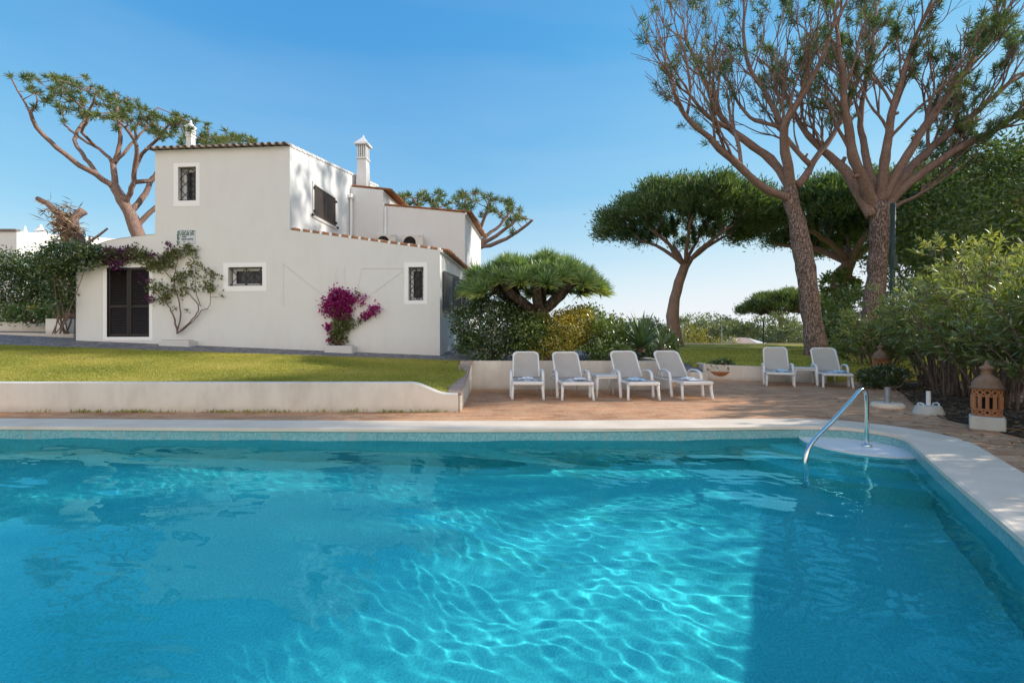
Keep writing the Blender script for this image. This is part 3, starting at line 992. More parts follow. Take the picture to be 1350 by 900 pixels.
# low left parapet return
wl.add(np.array([(aL, 0, .6), (aL, 6, .6), (aL, 6, 3.4), (aL, 0, HP(101, 336)[1])]), [[0, 1, 2, 3]])
ptop = [HP(101, 336), HP(120, 325)] + [HP(*p) for p in par]
for (a0, z0), (a1, z1) in zip(ptop[:-1], ptop[1:]):
    wl.add(np.array([(a0, -.02, z0), (a1, -.02, z1), (a1, .28, z1), (a0, .28, z0), (a0, .28, z0 - .5), (a1, .28, z1 - .5)]), [[0, 1, 2, 3], [3, 2, 5, 4]])
hmk('wall', wl.geo(), M['wall'])
# upper set-back blocks
bC = 4.3
aB0 = aA1 - .05; aB1 = HP(505, 260, bC - .2)[0]; zB0 = HP(463, 246, bC - .2)[1]; zB1 = HP(505, 250.5, bC - .2)[1]
aC1 = HP(613, 300, bC)[0]; zC0 = HP(508, 272, bC)[1]; zC1 = HP(613, 281, bC)[1]
b = B()
def block(b, a0, a1, b0, b1, zb, z0, z1):
    b.add(np.array([(a0, b0, zb), (a1, b0, zb), (a1, b0, z1), (a0, b0, z0), (a0, b1, zb), (a1, b1, zb), (a1, b1, z1), (a0, b1, z0)]),
          [[0, 1, 2, 3], [1, 5, 6, 2], [5, 4, 7, 6], [4, 0, 3, 7], [3, 2, 6, 7]])
block(b, aB0, aB1, bC - .2, bmax + .4, 3.0, zB0, zB1)
hmk('wall', b.geo(), M['wall'])
b = B(); block(b, aB1 - .3, aC1, bC, bmax + 1.5, 2.5, zC0 + .08, zC1); hmk('wall', b.geo(), M['wall'])


def tiles(a0, a1, b0, b1, zf, along='b', pitch=.21, h=.045, nseg=6, th=.03):
    """barrel tiles: corrugation across one axis, running down the other"""
    B_ = B()
    if along == 'b': n_t = max(1, int(round((a1 - a0) / pitch))); L0, L1 = a0, a1
    else: n_t = max(1, int(round((b1 - b0) / pitch))); L0, L1 = b0, b1
    wdt = (L1 - L0) / n_t
    ang = np.linspace(0, PI, nseg + 1)
    for k in range(n_t):
        c = L0 + (k + .5) * wdt + random.uniform(-.008, .008)
        rr = wdt * .36
        prof = [(c - rr * math.cos(t), h * 1.5 * math.sin(t)) for t in ang] + [(c + rr * .8 * math.cos(t), h * 1.5 * .72 * math.sin(t) - .004) for t in ang]
        jit_ = random.uniform(-.02, .02)
        v = []
        ends = ((b0 + jit_, b1) if along == 'b' else (a0, a1 + jit_))
        for e in ends:
            for (x, z) in prof:
                a_, b_ = (x, e) if along == 'b' else (e, x)
                v.append((a_, b_, zf(a_, b_) + z))
        m_ = len(prof)
        q = [[i, (i + 1) % m_, m_ + (i + 1) % m_, m_ + i] for i in range(m_)]
        B_.add(np.array(v), q, [list(range(m_))[::-1], list(range(m_, 2 * m_))])
        # channel tile between
        c2 = L0 + k * wdt
        prof = [(c2 + wdt * .3 * math.cos(t), -h * .8 * math.sin(t) + .012) for t in ang] + [(c2 - wdt * .36 * math.cos(t), -h * 1.1 * math.sin(t)) for t in ang]
        v = []
        for e in ends:
            for (x, z) in prof:
                a_, b_ = (x, e) if along == 'b' else (e, x)
                v.append((a_, b_, zf(a_, b_) + z + .02))
        B_.add(np.array(v), q, [list(range(m_))[::-1], list(range(m_, 2 * m_))])
    return B_


rt = tiles(aA0 - .1, aA1 + .02, -.16, bmax, lambda a, b_: zroof(b_) + .05)
roof_t = hmk('roof', rt.geo(), M['oldtile'])
b = B(); b.add(np.array([(aA0 - .02, -.05, zroof(-.05) + .005), (aA1 - .0, -.05, zroof(-.05) + .005), (aA1 - .0, bmax, zroof(bmax) + .005), (aA0 - .02, bmax, zroof(bmax) + .005), (aA0 - .02, 0, zE - .03), (aA1, 0, zE - .03)]), [[0, 1, 2, 3], [0, 4, 5, 1]])
hmk('roof', b.geo(), M['wall'])
# verge bumps along the sloping side edge of the tall block
b = B()
for k in range(24):
    bb = .05 + k * .285
    b.tube([(aA1 + .0, bb, zroof(bb) + .055), (aA1 + .0, bb + .24, zroof(bb + .24) + .03)], [.055, .045], 8)
hmk('verge_tile', b.geo(), M['trim'])
# wing roof, falling to the side
def zwing(a, b_=0): return wz0 + (wz1 - wz0) * (a / aA1)
b = B(); b.add(np.array([(aA1, -.0, zwing(aA1) - .0), (0, -.0, zwing(0)), (0, bC, zwing(0)), (aA1, bC, zwing(aA1))]) + np.array([0, .02, -.01]), [[0, 1, 2, 3]])
hmk('roof', b.geo(), M['oldtile'])
tw = tiles(aA1, .22, .16, bC, lambda a, b_: zwing(a) + .05, along='a')
hmk('roof', tw.geo(), M['rooftile'])
tw = tiles(-1.0, .22, bC + .02, 9.0, lambda a, b_: zwing(a) + .05, along='a')
hmk('roof', tw.geo(), M['rooftile'])
b = B()
nb = 15
for k in range(nb):                                   # verge tiles along the front slope, pale mortar ends
    a0 = aA1 + .1 + k * (-aA1 - .1) / nb; a1 = a0 + (-aA1 - .1) / nb - .02
    b.tube([(a0, .06, zwing(a0) + .045), (a1, .06, zwing(a1) + .02)], [.055, .047], 8)
hmk('verge_tile', b.geo(), M['rooftile'])
for k in range(nb):
    a0 = aA1 + .1 + (k + 1) * (-aA1 - .1) / nb
    b = B(); b.box((a0 - .03, .035, zwing(a0) + .04), (.07, .09, .075)); hmk('mortar', b.geo(), M['trim'])
# roof of block C and B, falling to the side with orange eaves
def zC(a, b_=0): return zC0 + (zC1 - zC0) * (a - aB1) / (aC1 - aB1)
hmk('roof', tiles(aB1, aC1 + .28, bC + .02, bmax + 1.6, lambda a, b_: zC(a) + .06, along='a').geo(), M['rooftile'])
def zB(a, b_=0): return zB0 + (zB1 - zB0) * (a - aB0) / (aB1 - aB0)
hmk('roof', tiles(aA1 + .02, aB1 + .28, bC - .1, bmax + .5, lambda a, b_: zB(a) + .07, along='a').geo(), M['rooftile'])
b = B()
b.box(((aB1 + aC1) / 2, bC + .04, (zC0 + zC1) / 2 + .03), (.02, .02, .02))
for k in range(9):
    a0 = aB1 + .1 + k * (aC1 - aB1 - .1) / 9; a1 = a0 + (aC1 - aB1 - .1) / 9 - .03
    b.tube([(a0, bC + .04, zC(a0) + .05), (a1, bC + .04, zC(a1) + .03)], [.05, .042], 8)
hmk('verge_tile', b.geo(), M['rooftile'])
# fascia strips, under the eaves
b = B(); b.bbox((.0, .0, wz0 - .05), (.06, 8.8, wz0 + .02)); hmk('eave', b.geo(), M['trim'])
b = B(); b.bbox((aC1, bC, zC1 - .05), (aC1 + .06, bmax + 1.4, zC1 + .03)); hmk('eave', b.geo(), M['trim'])
# downpipe
b = B(); ad = HP(506.5, 280, bC - .05)[0]
b.tube([(ad + .05, bC - .07, zC0 - .05), (ad + .05, bC - .07, zC0 - 2.2)], .045, 10)
ad2 = aA1 + .0
b.tube([(aA1 + .07, bC - .32, zB0 - .45), (aA1 + .07, bC - .32, zB0 - 2.8)], .05, 10); b.box((aA1 + .06, bC - .35, zB0 - .42), (.16, .22, .14))
hmk('downpipe', b.geo(), M['trim'])


# windows ---------------------------------------------------------
def lattice(b, a0, z0, a1, z1, bb, r=.009, nd=3, vert=True):
    if vert:
        for k in range(3): a = a0 + (a1 - a0) * (k + .12) / 2.24; b.tube([(a, bb, z0), (a, bb, z1)], r, 5)
    w_, h_ = a1 - a0, z1 - z0
    s_ = w_ / nd if w_ < h_ else h_ / nd
    n_a = int(round(w_ / s_)); n_z = int(round(h_ / s_)); sa, sz = w_ / n_a, h_ / n_z
    for i in range(n_a):
        for j in range(n_z):
            x0, x1, y0, y1 = a0 + i * sa, a0 + (i + 1) * sa, z0 + j * sz, z0 + (j + 1) * sz
            if (i + j) % 2: y0, y1 = y1, y0
            b.tube([(x0, bb - .012, y0), ((x0 + x1) / 2, bb - .02, (y0 + y1) / 2), (x1, bb - .012, y1)], r * .9, 5)
    for a, z, a2, z2 in ((a0, z0, a1, z0), (a0, z1, a1, z1)): b.tube([(a, bb, z), (a2, bb, z2)], r, 5)


def window(rr, outer_px, nd, inner_frac=(.3, .1, .95, .85)):
    a0, z0, a1, z1 = rr
    o = rect(*outer_px)
    fr = B()
    t = .008
    for (x0, y0, x1, y1) in ((o[0], z1, o[2], o[3]), (o[0], o[1], o[2], z0), (o[0], z0, a0, z1), (a1, z0, o[2], z1)):
        fr.bbox((x0, -t, y0), (x1, -.002, y1))
    wf = hmk('window', fr.geo(), M['trim'])
    D = .26
    rv = B()
    rv.add(np.array([(a0, -.001, z0), (a1, -.001, z0), (a1, -.001, z1), (a0, -.001, z1), (a0, D, z0), (a1, D, z0), (a1, D, z1), (a0, D, z1)]), [[0, 4, 5, 1], [1, 5, 6, 2], [2, 6, 7, 3], [3, 7, 4, 0]])
    hmk('reveal', rv.geo(), M['reveal'], wf)
    sf = B(); q = .085
    for (x0, y0, x1, y1) in ((a0, z0, a1, z0 + q), (a0, z1 - q, a1, z1), (a0, z0 + q, a0 + q, z1 - q), (a1 - q, z0 + q, a1, z1 - q)):
        sf.bbox((x0, D - .05, y0), (x1, D - .005, y1))
    hmk('frame', sf.geo(), M['trim'], wf)
    pn = B(); pn.add(np.array([(a0, D - .02, z0), (a1, D - .02, z0), (a1, D - .02, z1), (a0, D - .02, z1)]), [[0, 1, 2, 3]])
    hmk('pane', pn.geo(), M['pane'], wf)
    g_ = B(); lattice(g_, a0 + .03, z0 + .03, a1 - .03, z1 - .03, .05, .0125, nd)
    hmk('grille', g_.geo(), M['iron'], wf)
    return wf


tag(window(win1, (229, 215, 263.5, 272), 3), 'tall grilled window high on the front wall')
tag(window(win2, (294.5, 346.5, 351.5, 384), 2), 'wide grilled window low on the front wall')
tag(window(win3, (533, 346, 563.5, 401), 3), 'narrow grilled window near the wing corner')


# louvred shutters
def louvre(b, o, u, v, w_, h_, nrm, n, fr=.07, th=.04, mid=True):
    """panel at origin o, spanning u (width) and v (height, z)"""
    o, u, v, nrm = map(lambda q: np.array(q, float), (o, u, v, nrm))
    def bar(x0, x1, y0, y1, t0, t1, tilt=0.0):
        c = []
        for (x, y, t) in ((x0, y0, t0), (x1, y0, t0), (x1, y1, t0 + tilt), (x0, y1, t0 + tilt), (x0, y0, t1), (x1, y0, t1), (x1, y1, t1 + tilt), (x0, y1, t1 + tilt)):
            c.append(o + u * x + v * y + nrm * t)
        b.add(np.array(c), [[0, 3, 2, 1], [4, 5, 6, 7], [0, 1, 5, 4], [1, 2, 6, 5], [2, 3, 7, 6], [3, 0, 4, 7]])
    bar(0, fr, 0, h_, 0, th); bar(w_ - fr, w_, 0, h_, 0, th); bar(fr, w_ - fr, 0, fr, 0, th); bar(fr, w_ - fr, h_ - fr, h_, 0, th)
    if mid: bar(fr, w_ - fr, h_ * .42, h_ * .42 + fr, 0, th)
    s_ = (h_ - 2 * fr) / n
    for k in range(n):
        y = fr + k * s_
        bar(fr, w_ - fr, y, y + s_ * .8, th * .75, th * .95, -th * .6)


a0, z0, a1, z1 = door_r
do = B()
o = rect(136, 345, 201.5, 449)
for (x0, y0, x1, y1) in ((o[0], z1, o[2], z1 + .12), (o[0], z0 - .1, o[2], z0), (o[0], z0, a0, z1), (a1, z0, o[2], z1)):
    do.bbox((x0, -.01, y0), (x1, -.002, y1))
df = hmk('door', do.geo(), M['trim'])
for k in range(2):
    p_ = B(); w_ = (a1 - a0) / 2 - .012
    louvre(p_, (a0 + .008 + k * (w_ + .008), .07, z0 + .01), (1, 0, 0), (0, 0, 1), w_, z1 - z0 - .02, (0, -1, 0), 38)
    hmk('shutter', p_.geo(), M['shutter'], df)
p_ = B(); p_.add(np.array([(a0, .12, z0), (a1, .12, z0), (a1, .12, z1), (a0, .12, z1)]), [[0, 1, 2, 3]])
p_.add(np.array([(a0, 0, z0), (a0, .12, z0), (a0, .12, z1), (a0, 0, z1), (a1, 0, z0), (a1, .12, z0), (a1, .12, z1), (a1, 0, z1)]), [[0, 1, 2, 3], [4, 5, 6, 7]])
hmk('reveal', p_.geo(), M['dark'], df)
p_ = B(); p_.tube([((a0 + a1) / 2 + .04, .02, z0 + .95), ((a0 + a1) / 2 + .04, -.02, z0 + .95), ((a0 + a1) / 2 + .13, -.02, z0 + .95)], .011, 6); hmk('handle', p_.geo(), M['iron'], df)
# shuttered window on the lit side wall
b0_, zt_ = AP(413.3, 243, aA1); b1_, _ = AP(441, 260, aA1); _, zb_ = AP(413, 283.5, aA1)
fr = B(); fr.bbox((aA1 + .002, b0_ - .09, zb_ - .09), (aA1 + .035, b1_ + .09, zb_)); fr.bbox((aA1 + .002, b0_ - .09, zt_), (aA1 + .035, b1_ + .09, zt_ + .07)); fr.bbox((aA1 + .002, b0_ - .09, zb_), (aA1 + .03, b0_, zt_)); fr.bbox((aA1 + .002, b1_, zb_), (aA1 + .03, b1_ + .09, zt_))
sw = hmk('window', fr.geo(), M['reveal'])
sw['label'] = 'double louvred shutter on the sunlit side wall'
for k in range(2):
    p_ = B(); w_ = (b1_ - b0_) / 2 - .01
    louvre(p_, (aA1 + .012, b0_ + k * (w_ + .02), zb_ + .005), (0, 1, 0), (0, 0, 1), w_, zt_ - zb_ - .01, (1, 0, 0), 15, .045, .03, False)
    hmk('shutter', p_.geo(), M['shutter_brown'], sw)
for bb, zz in ((b0_ - .03, zt_ - .12), (b0_ - .03, zb_ + .12), (b1_ + .03, zt_ - .12), (b1_ + .03, zb_ + .12), (b0_ - .12, zb_ - .02), (b1_ + .14, zb_ - .02)): p_ = B(); p_.box((aA1 + .05, bb, zz), (.05, .07, .07)); hmk('hinge', p_.geo(), M['iron'], sw)
# side window of the wing with an open shutter
b0_, zt_ = AP(583, 357, 0); b1_, _ = AP(597, 360, 0); _, zb_ = AP(583, 408, 0)
p_ = B(); p_.add(np.array([(.006, b1_ + .1, zb_), (.006, b1_ + 1.5, zb_), (.006, b1_ + 1.5, zt_), (.006, b1_ + .1, zt_)]), [[0, 1, 2, 3]])
ws = hmk('window', p_.geo(), M['pane'])
for k in range(2):
    p_ = B(); L_ = (b1_ - b0_) * .95
    dirx = (math.sin(R(8 + 6 * k)), math.cos(R(8 + 6 * k)), 0)
    louvre(p_, (.03 + .0 * k, b0_ + k * L_ * .98, zb_), dirx, (0, 0, 1), L_ * .92, zt_ - zb_, (1, 0, 0), 18, .05, .03, False)
    hmk('shutter', p_.geo(), M['shutter_brown'], ws)
p_ = B()
louvre(p_, (.03, b1_ + 1.5, zb_), (1, -.05, 0), (0, 0, 1), .62, zt_ - zb_, (0, -1, 0), 18, .05, .03, False); hmk('shutter', p_.geo(), M['shutter'], ws)


# chimneys --------------------------------------------------------
def chimney(ac, bc, z0, w0, w1, hs, hl, label, wc):
    b = B(); zt_ = z0 + hs
    b.box((ac, bc, z0 + hs / 2), (w0, w0, hs), 0, w1 / w0)
    b.box((ac, bc, zt_ + .02), (w1 * 1.22, w1 * 1.22, .06)); b.box((ac, bc, zt_ + .065), (w1 * 1.1, w1 * 1.1, .03))
    c = hmk('chimney', b.geo(), M['wall']); c['label'] = label
    b = B(); z1 = zt_ + .08
    for s_ in (-1, 1):
        for k in range(5):
            x = (-1 + k * .5) * w1 * .46
            b.bbox((ac + x - .022, bc + s_ * w1 * .46 - .022, z1), (ac + x + .022, bc + s_ * w1 * .46 + .022, z1 + hl))
            if 0 < k < 4: b.bbox((ac + s_ * w1 * .46 - .022, bc + x - .022, z1), (ac + s_ * w1 * .46 + .022, bc + x + .022, z1 + hl))
    hmk('lantern', b.geo(), M['wall'], c)
    b = B(); b.bbox((ac - w1 * .3, bc - w1 * .3, z1), (ac + w1 * .3, bc + w1 * .3, z1 + hl)); hmk('flue', b.geo(), M['shutter_brown'], c)
    b = B(); zc = z1 + hl
    b.box((ac, bc, zc + .03), (wc, wc, .06)); b.box((ac, bc, zc + .06 + wc * .26), (wc * .92, wc * .92, wc * .52), 0, .16); b.box((ac, bc, zc + .06 + wc * .52 + .05), (.07, .07, .1), 0, .4)
    hmk('cap', b.geo(), M['trim'], c)


ac_, zc_ = HP(479, 248, 4.55)
chimney(ac_, 4.55, zc_ - .15, .43, .33, .15 + 1.08, .46, 'tall tapered chimney with slotted lantern and pointed cap', .53)
ac_, zc_ = HP(251.5, 193, 3.4)
chimney(ac_, 3.4, zc_ - .5, .23, .20, .5 + .34, .26, 'small chimney poking above the tall block roof', .26)

# painted tile sign on the front wall
o = rect(234, 303.5, 257.5, 321.5)
b = B(); b.bbox((o[0], -.018, o[1]), (o[2], -.001, o[3])); sg = hmk('tile_sign', b.geo(), noisy('sign_glaze', (.55, .60, .66), (.66, .70, .74), 14, .3, 0))
sg['label'] = 'painted tile name panel with leafy border'
b = B(); sw_, sh_ = o[2] - o[0], o[3] - o[1]
def sp(u_, v_): return (o[0] + sw_ * u_, o[1] + sh_ * v_)
def blob(u_, v_, r_, k=7):
    x, z = sp(u_, v_); a = np.arange(k) * 2 * PI / k; r_ = r_ * sw_ * rng.uniform(.7, 1.2, k)
    b.add(np.stack([x + r_ * np.cos(a), np.full(k, -.0195 - rng.uniform(0, .002)), z + r_ * np.sin(a)], -1), [list(range(k))])
for _ in range(170): blob(rng.uniform(.05, .97), rng.uniform(.60, .97), rng.uniform(.012, .034))
for _ in range(24): blob(rng.uniform(.03, .14), rng.uniform(.04, .65), rng.uniform(.02, .06))
hmk('painted_leaves', b.geo(), noisy('sign_leaf_paint', (.05, .13, .10), (.14, .22, .20), 25, .4, 0), sg)
b = B()
for row, (v0, hh, segs) in enumerate(((.45, .10, ((.28, .36), (.38, .44), (.46, .53))), (.26, .13, ((.27, .34), (.36, .42), (.44, .55), (.60, .68), (.70, .78), (.80, .92))))):
    for (u0, u1) in segs:
        pts = [sp(u0 + (u1 - u0) * t, v0 + hh * abs(math.sin(t * PI * 2.2))) for t in np.linspace(0, 1, 9)]
        b.tube([(x, -.022, z) for x, z in pts], .006, 4)
hmk('lettering', b.geo(), noisy('sign_letter_paint', (.06, .08, .14), (.10, .12, .18), 20, .4, 0), sg)
# trellis wires on the front wall
b = B()
for pts in ([(374, 348), (374, 405)], [(374, 348), (425, 388)], [(445, 352), (437, 388)], [(455, 352), (455, 375)], [(477, 354), (472, 385)], [(477, 354), (533, 354)], [(533, 356), (490, 388)]):
    b.tube([(HP(x, y)[0], -.02, HP(x, y)[1]) for x, y in pts], .0032, 4)
hmk('trellis_wire', b.geo(), M['wire'])

# air conditioners on the upper wall
def aircon(px0, px1, py, label):
    bb = bC - .42
    a0, zt_ = HP(px0, py, bb); a1, _ = HP(px1, py, bb)
    w_ = a1 - a0; h_ = .60
    t = thing('air_conditioner', label, 'air conditioner', HW(a0 + w_ / 2, bb + .15, zt_ - h_), RZ, 'air conditioners on the villa')
    b = B(); b.rbox((-w_ / 2, -.15, 0), (w_ / 2, .15, h_), .02); mk('casing', b.geo(), M['ac_white'], t, local=True)
    b = B(); rr = min(.23, w_ * .36); cx = -w_ * .14
    a = np.linspace(0, 2 * PI, 25)[:-1]
    b.add(np.r_[[[cx, -.153, h_ * .48]], np.stack([cx + rr * np.cos(a), np.full(24, -.153), h_ * .48 + rr * np.sin(a)], -1)], [[0, 1 + k, 1 + (k + 1) % 24] for k in range(24)])
    mk('fan_opening', b.geo(), M['dark'], t, local=True)
    b = B()
    for r_ in (rr, rr * .75, rr * .5, rr * .25): b.tube([(cx + r_ * math.cos(q), -.16, h_ * .48 + r_ * math.sin(q)) for q in np.linspace(0, 2 * PI, 25)], .006, 4)
    for k in range(6): q = k * PI / 3; b.tube([(cx, -.162, h_ * .48), (cx + rr * math.cos(q), -.162, h_ * .48 + rr * math.sin(q))], .005, 4)
    mk('grille', b.geo(), M['shutter_brown'], t, local=True)
    b = B(); b.box((w_ * .36, -.152, h_ * .86), (.1, .006, .03)); mk('badge', b.geo(), M['grey_metal'], t, local=True)
    for x in (-w_ * .3, w_ * .3): b = B(); b.bbox((x - .02, -.13, -.04), (x + .02, .27, -.002)); mk('bracket', b.geo(), M['ac_white'], t, local=True)


aircon(496, 521, 308.5, 'air conditioner half hidden behind the roof edge beside the downpipe')
aircon(530.5, 557, 309, 'air conditioner with round fan fully visible on the upper wall')

# planters and vines on the front wall
def wall_planter(px0, px1, py0, py1, label):
    a0, zt_ = HP(px0, py0, -.3); a1, zb_ = HP(px1, py1, -.3)
    t = thing('wall_planter', label, 'planter', HW((a0 + a1) / 2, -.17, zb_ - .1), RZ, 'planters at the foot of the villa wall')
    b = B(); w_ = a1 - a0; h_ = zt_ - zb_ + .1
    b.rbox((-w_ / 2, -.17, 0), (w_ / 2, .165, h_), .02); mk('box', b.geo(), M['wall'], t, local=True)
    b = B(); b.box((0, 0, h_ + .004), (w_ * .85, .24, .012)); mk('soil', b.geo(), M['soil'], t, local=True)


wall_planter(210, 250, 448.5, 457, 'white planter box below the woody climbing vine')
wall_planter(428, 465, 455.5, 464.5, 'white planter box holding the bright pink bougainvillea')


def vine(name, label, stems_px, leaf_px, flower_px, base_px, nleaf=26, nfl=26, fm='boug', bb=-.08):
    t = thing(name, label, 'climbing plant', HW(HP(*base_px)[0], bb, HP(*base_px)[1]))
    b = B()
    for pts, r_ in stems_px:
        q = np.array([HW(HP(x, y)[0], bb - rng.uniform(0, .06), HP(x, y)[1]) for x, y in pts])
        c = np.linspace(0, len(q) - 1, len(q) * 4); q = np.stack([np.interp(c, np.arange(len(q)), q[:, i]) for i in range(3)], -1)
        for _ in range(3): q[1:-1] = (q[:-2] + 2 * q[1:-1] + q[2:]) / 4
        q[1:-1] += rng.normal(size=(len(q) - 2, 3)) * .008
        b.tube(q, np.linspace(r_ * .72, r_ * .3, len(q)), 6)
    mk('stem', b.geo(), M['twig'], t)
    def put(nm, spots, n, mat_, L, W):
        if not spots: return
        lf = Leafs()
        for x, y, s_ in spots:
            c = HW(HP(x, y)[0], bb, HP(x, y)[1])
            k = int(n * s_ * s_ / 25) + 4
            pos = c + rng.normal(size=(k, 3)) * np.array([s_, s_ * .35 + 2, s_]) * .0165
            pos = np.array([p - ey3 * max(0, ((p[:2] - O2) @ ey + .02)) for p in pos])
            lf.add(pos, sphere_pts(k) + np.array([0, -.5, .1]), L * rng.uniform(.7, 1.2, k), W, rng.uniform(0, 1) * .4 + rng.uniform(0, .6, k))
        lf.mesh(nm, M[mat_], t)
    put('foliage', leaf_px, nleaf, 'boug_leaf', .085, .055)
    put('blossom', flower_px, nfl, fm, .075, .065)
    return t


ey3 = np.array([ey[0], ey[1], 0])
R_ = lambda n, f: [f(i) for i in range(n)]
stems1 = [([(237, 440), (235, 420), (228, 405), (218, 395), (208, 385)], .035), ([(237, 440), (243, 415), (238, 395), (232, 370), (237, 345), (246, 330)], .03),
          ([(238, 440), (252, 428), (262, 415), (268, 404), (255, 390), (245, 380), (232, 370)], .03), ([(240, 438), (258, 425), (270, 408), (280, 408), (281, 390), (280, 375)], .022),
          ([(268, 404), (262, 385), (262, 365), (250, 350)], .018), ([(232, 370), (215, 352), (200, 342), (180, 335), (160, 333)], .02), ([(250, 350), (275, 358), (290, 362)], .014), ([(280, 392), (298, 391)], .01)]
rp = lambda pts, j, s0, s1, rep: [(x + rng.normal() * j, y + rng.normal() * j * .7, rng.uniform(s0, s1)) for (x, y) in pts for _ in range(rep)]
lv1 = rp([(150, 338), (165, 336), (180, 334), (196, 338), (205, 347), (215, 345), (226, 338), (240, 333), (252, 331), (222, 352), (208, 352), (140, 341), (172, 338), (188, 340)], 4, 2.5, 6, 6) + \
      rp([(262, 345), (275, 356), (285, 361), (278, 374), (281, 381), (256, 362), (245, 365), (236, 372), (240, 388), (213, 384), (220, 390), (208, 378), (228, 382), (224, 396)], 5, 2.5, 6, 3) + \
      rp([(232, 404), (240, 412), (262, 375), (295, 390), (268, 368), (252, 378)], 4, 2, 4, 1)
fl1 = rp([(140, 336), (150, 331), (160, 338), (170, 329), (150, 345), (165, 345), (158, 350), (178, 334), (136, 342)], 4, 3, 5, 4) + rp([(228, 327), (205, 335), (194, 366), (202, 393), (218, 338)], 3, 2.5, 4, 2)
vine('climbing_vine', 'sparse woody vine with bare stems spreading over the wall beside the door', stems1, lv1, fl1, (237, 440), 24, 24, 'boug_dull')
stems2 = [([(449, 455), (450, 435), (452, 415), (450, 400)], .03), ([(448, 452), (446, 430), (443, 410), (438, 398)], .02), ([(452, 440), (465, 428), (478, 420), (490, 412), (498, 406)], .012)]
lv2 = rp([(447, 450), (451, 445), (448, 436), (454, 432), (449, 425), (455, 418), (447, 415), (445, 440), (456, 426)], 2.5, 3.5, 6, 5) + rp([(466, 428), (475, 422), (471, 388), (460, 432), (441, 445)], 2, 2, 3.5, 2)
fl2 = rp([(450, 392), (456, 398), (445, 400), (452, 408), (440, 406), (450, 414), (460, 392), (449, 387), (457, 410), (436, 399), (443, 412)], 3.5, 3.5, 6.5, 6) + \
      rp([(470, 396), (477, 398), (434, 408), (431, 406), (438, 392), (466, 394)], 3, 2.5, 4.5, 3) + rp([(485, 415), (491, 411), (497, 406), (480, 418), (494, 408)], 2, 2.5, 4, 4) + rp([(436, 431), (437, 436), (434, 430), (439, 450), (436, 448), (442, 452), (445, 453)], 2, 2.5, 4, 2)
vine('bougainvillea', 'bright magenta bougainvillea climbing the wall above its white planter', stems2, lv2, fl2, (449, 455), 28, 22, 'boug')
# agave tuft at the foot of the woody vine
def ell(px, py, Y, rx, ry, rz): return (P(px, py, Y), (rx, ry, rz))
# big vine mass at the left corner
shrub('corner_vine', 'dark leafy creeper heaped over the far corner of the villa wall', [ell(93, 338, 13.5, .55, .45, .36), ell(78, 345, 13.6, .42, .45, .36), ell(122, 338, 13.4, .40, .28, .22), ell(85, 375, 13.7, .22, .35, .8)], 5200, .11, .06, 'shrub_dark', P(84, 440, 13.8), cat='climbing plant', nst=14, clump=.2)

# ------------------------------------------------------------------ left side: neighbour, hedge, stump, planters
nb_ = thing('neighbour_house', 'white neighbouring house with stepped parapets behind the hedge', 'house', P(20, 440, 26))
b = B(); p0 = P(22, 305, 26); p1 = P(75, 312, 31)
b.prism([(-36, 26), (p0[0], 26), (p0[0] + 2.6, 33), (-36, 33)], 1, [p0[2], p0[2], p0[2] + .9, p0[2] + .9]); mk('wall', b.geo(), M['neigh'], nb_)
b = B(); b.prism([(p0[0] + .15, 27.2), (p0[0] + 5.2, 28.4), (p0[0] + 5.2, 34), (p0[0] + .15, 34)], 1, [P(25, 332, 27)[2], P(75, 345, 28)[2], P(75, 345, 28)[2], P(25, 332, 27)[2]]); mk('wall', b.geo(), M['neigh'], nb_)
b = B(); q = P(62, 318, 31); b.prism([(q[0] - .9, 31), (q[0] + 4, 31.4), (q[0] + 4, 36), (q[0] - .9, 36)], 1, q[2] + .15); mk('wall', b.geo(), M['neigh'], nb_)
b = B(); b.prism([(-36.2, 25.9), (p0[0] + .05, 25.9), (p0[0] + .05, 26.15), (-36.2, 26.15)], p0[2], p0[2] + .12); mk('parapet', b.geo(), M['oldtile'], nb_)
for px, py, hh in ((33, 332, 1.2), (54, 313, .7)):
    b = B(); q = P(px, py, 27 if px < 50 else 31); b.lathe([(.3, 0), (.28, .55 * hh), (.42, .6 * hh), (.3, .7 * hh), (.12, .95 * hh), (.04, 1.25 * hh), (0, 1.3 * hh)], q, 12); mk('chimney', b.geo(), M['neigh'], nb_)
for px, sc, lab in ((22, 1.0, 'dense dark hedge plant below the neighbour parapet, farther from the villa'), (66, .92, 'dense dark hedge plant between the neighbour house and villa corner')):
    shrub('hedge', lab, [ell(px - 12, 385, 17, .9, .7, .9), ell(px + 12, 380, 17, .9, .7, .8), ell(px, 360, 17.2, 1.0, .7, .62 * sc), ell(px - 16, 350, 17.1, .7, .6, .5 * sc), ell(px + 6, 410, 16.8, 1.1, .6, .4)], 8000, .12, .06, 'shrub_dark', P(px, 425, 17), group='hedge plants beside the villa', cat='hedge', nst=22, clump=.25)
shrub('flowering_plant', 'low leafy clump with a pale yellow bloom in front of the hedge', [ell(35, 415, 16, .9, .4, .25), ell(75, 412, 15.8, .6, .4, .28)], 1600, .16, .05, 'shrub_mid', P(50, 425, 16), nst=8)
lf = Leafs(); c = P(44, 407, 15.6); lf.add(c + rng.normal(size=(60, 3)) * .03, sphere_pts(60), .13, .07, rng.uniform(.6, 1, 60)); tag(lf.mesh('flower', M['shrub_yellow'], None, origin=c), 'single pale yellow flower head against the dark hedge', 'flower')
t = thing('planter_wall', 'low curved white planter wall in front of the dark hedge', 'garden wall', P(20, 438, 16))
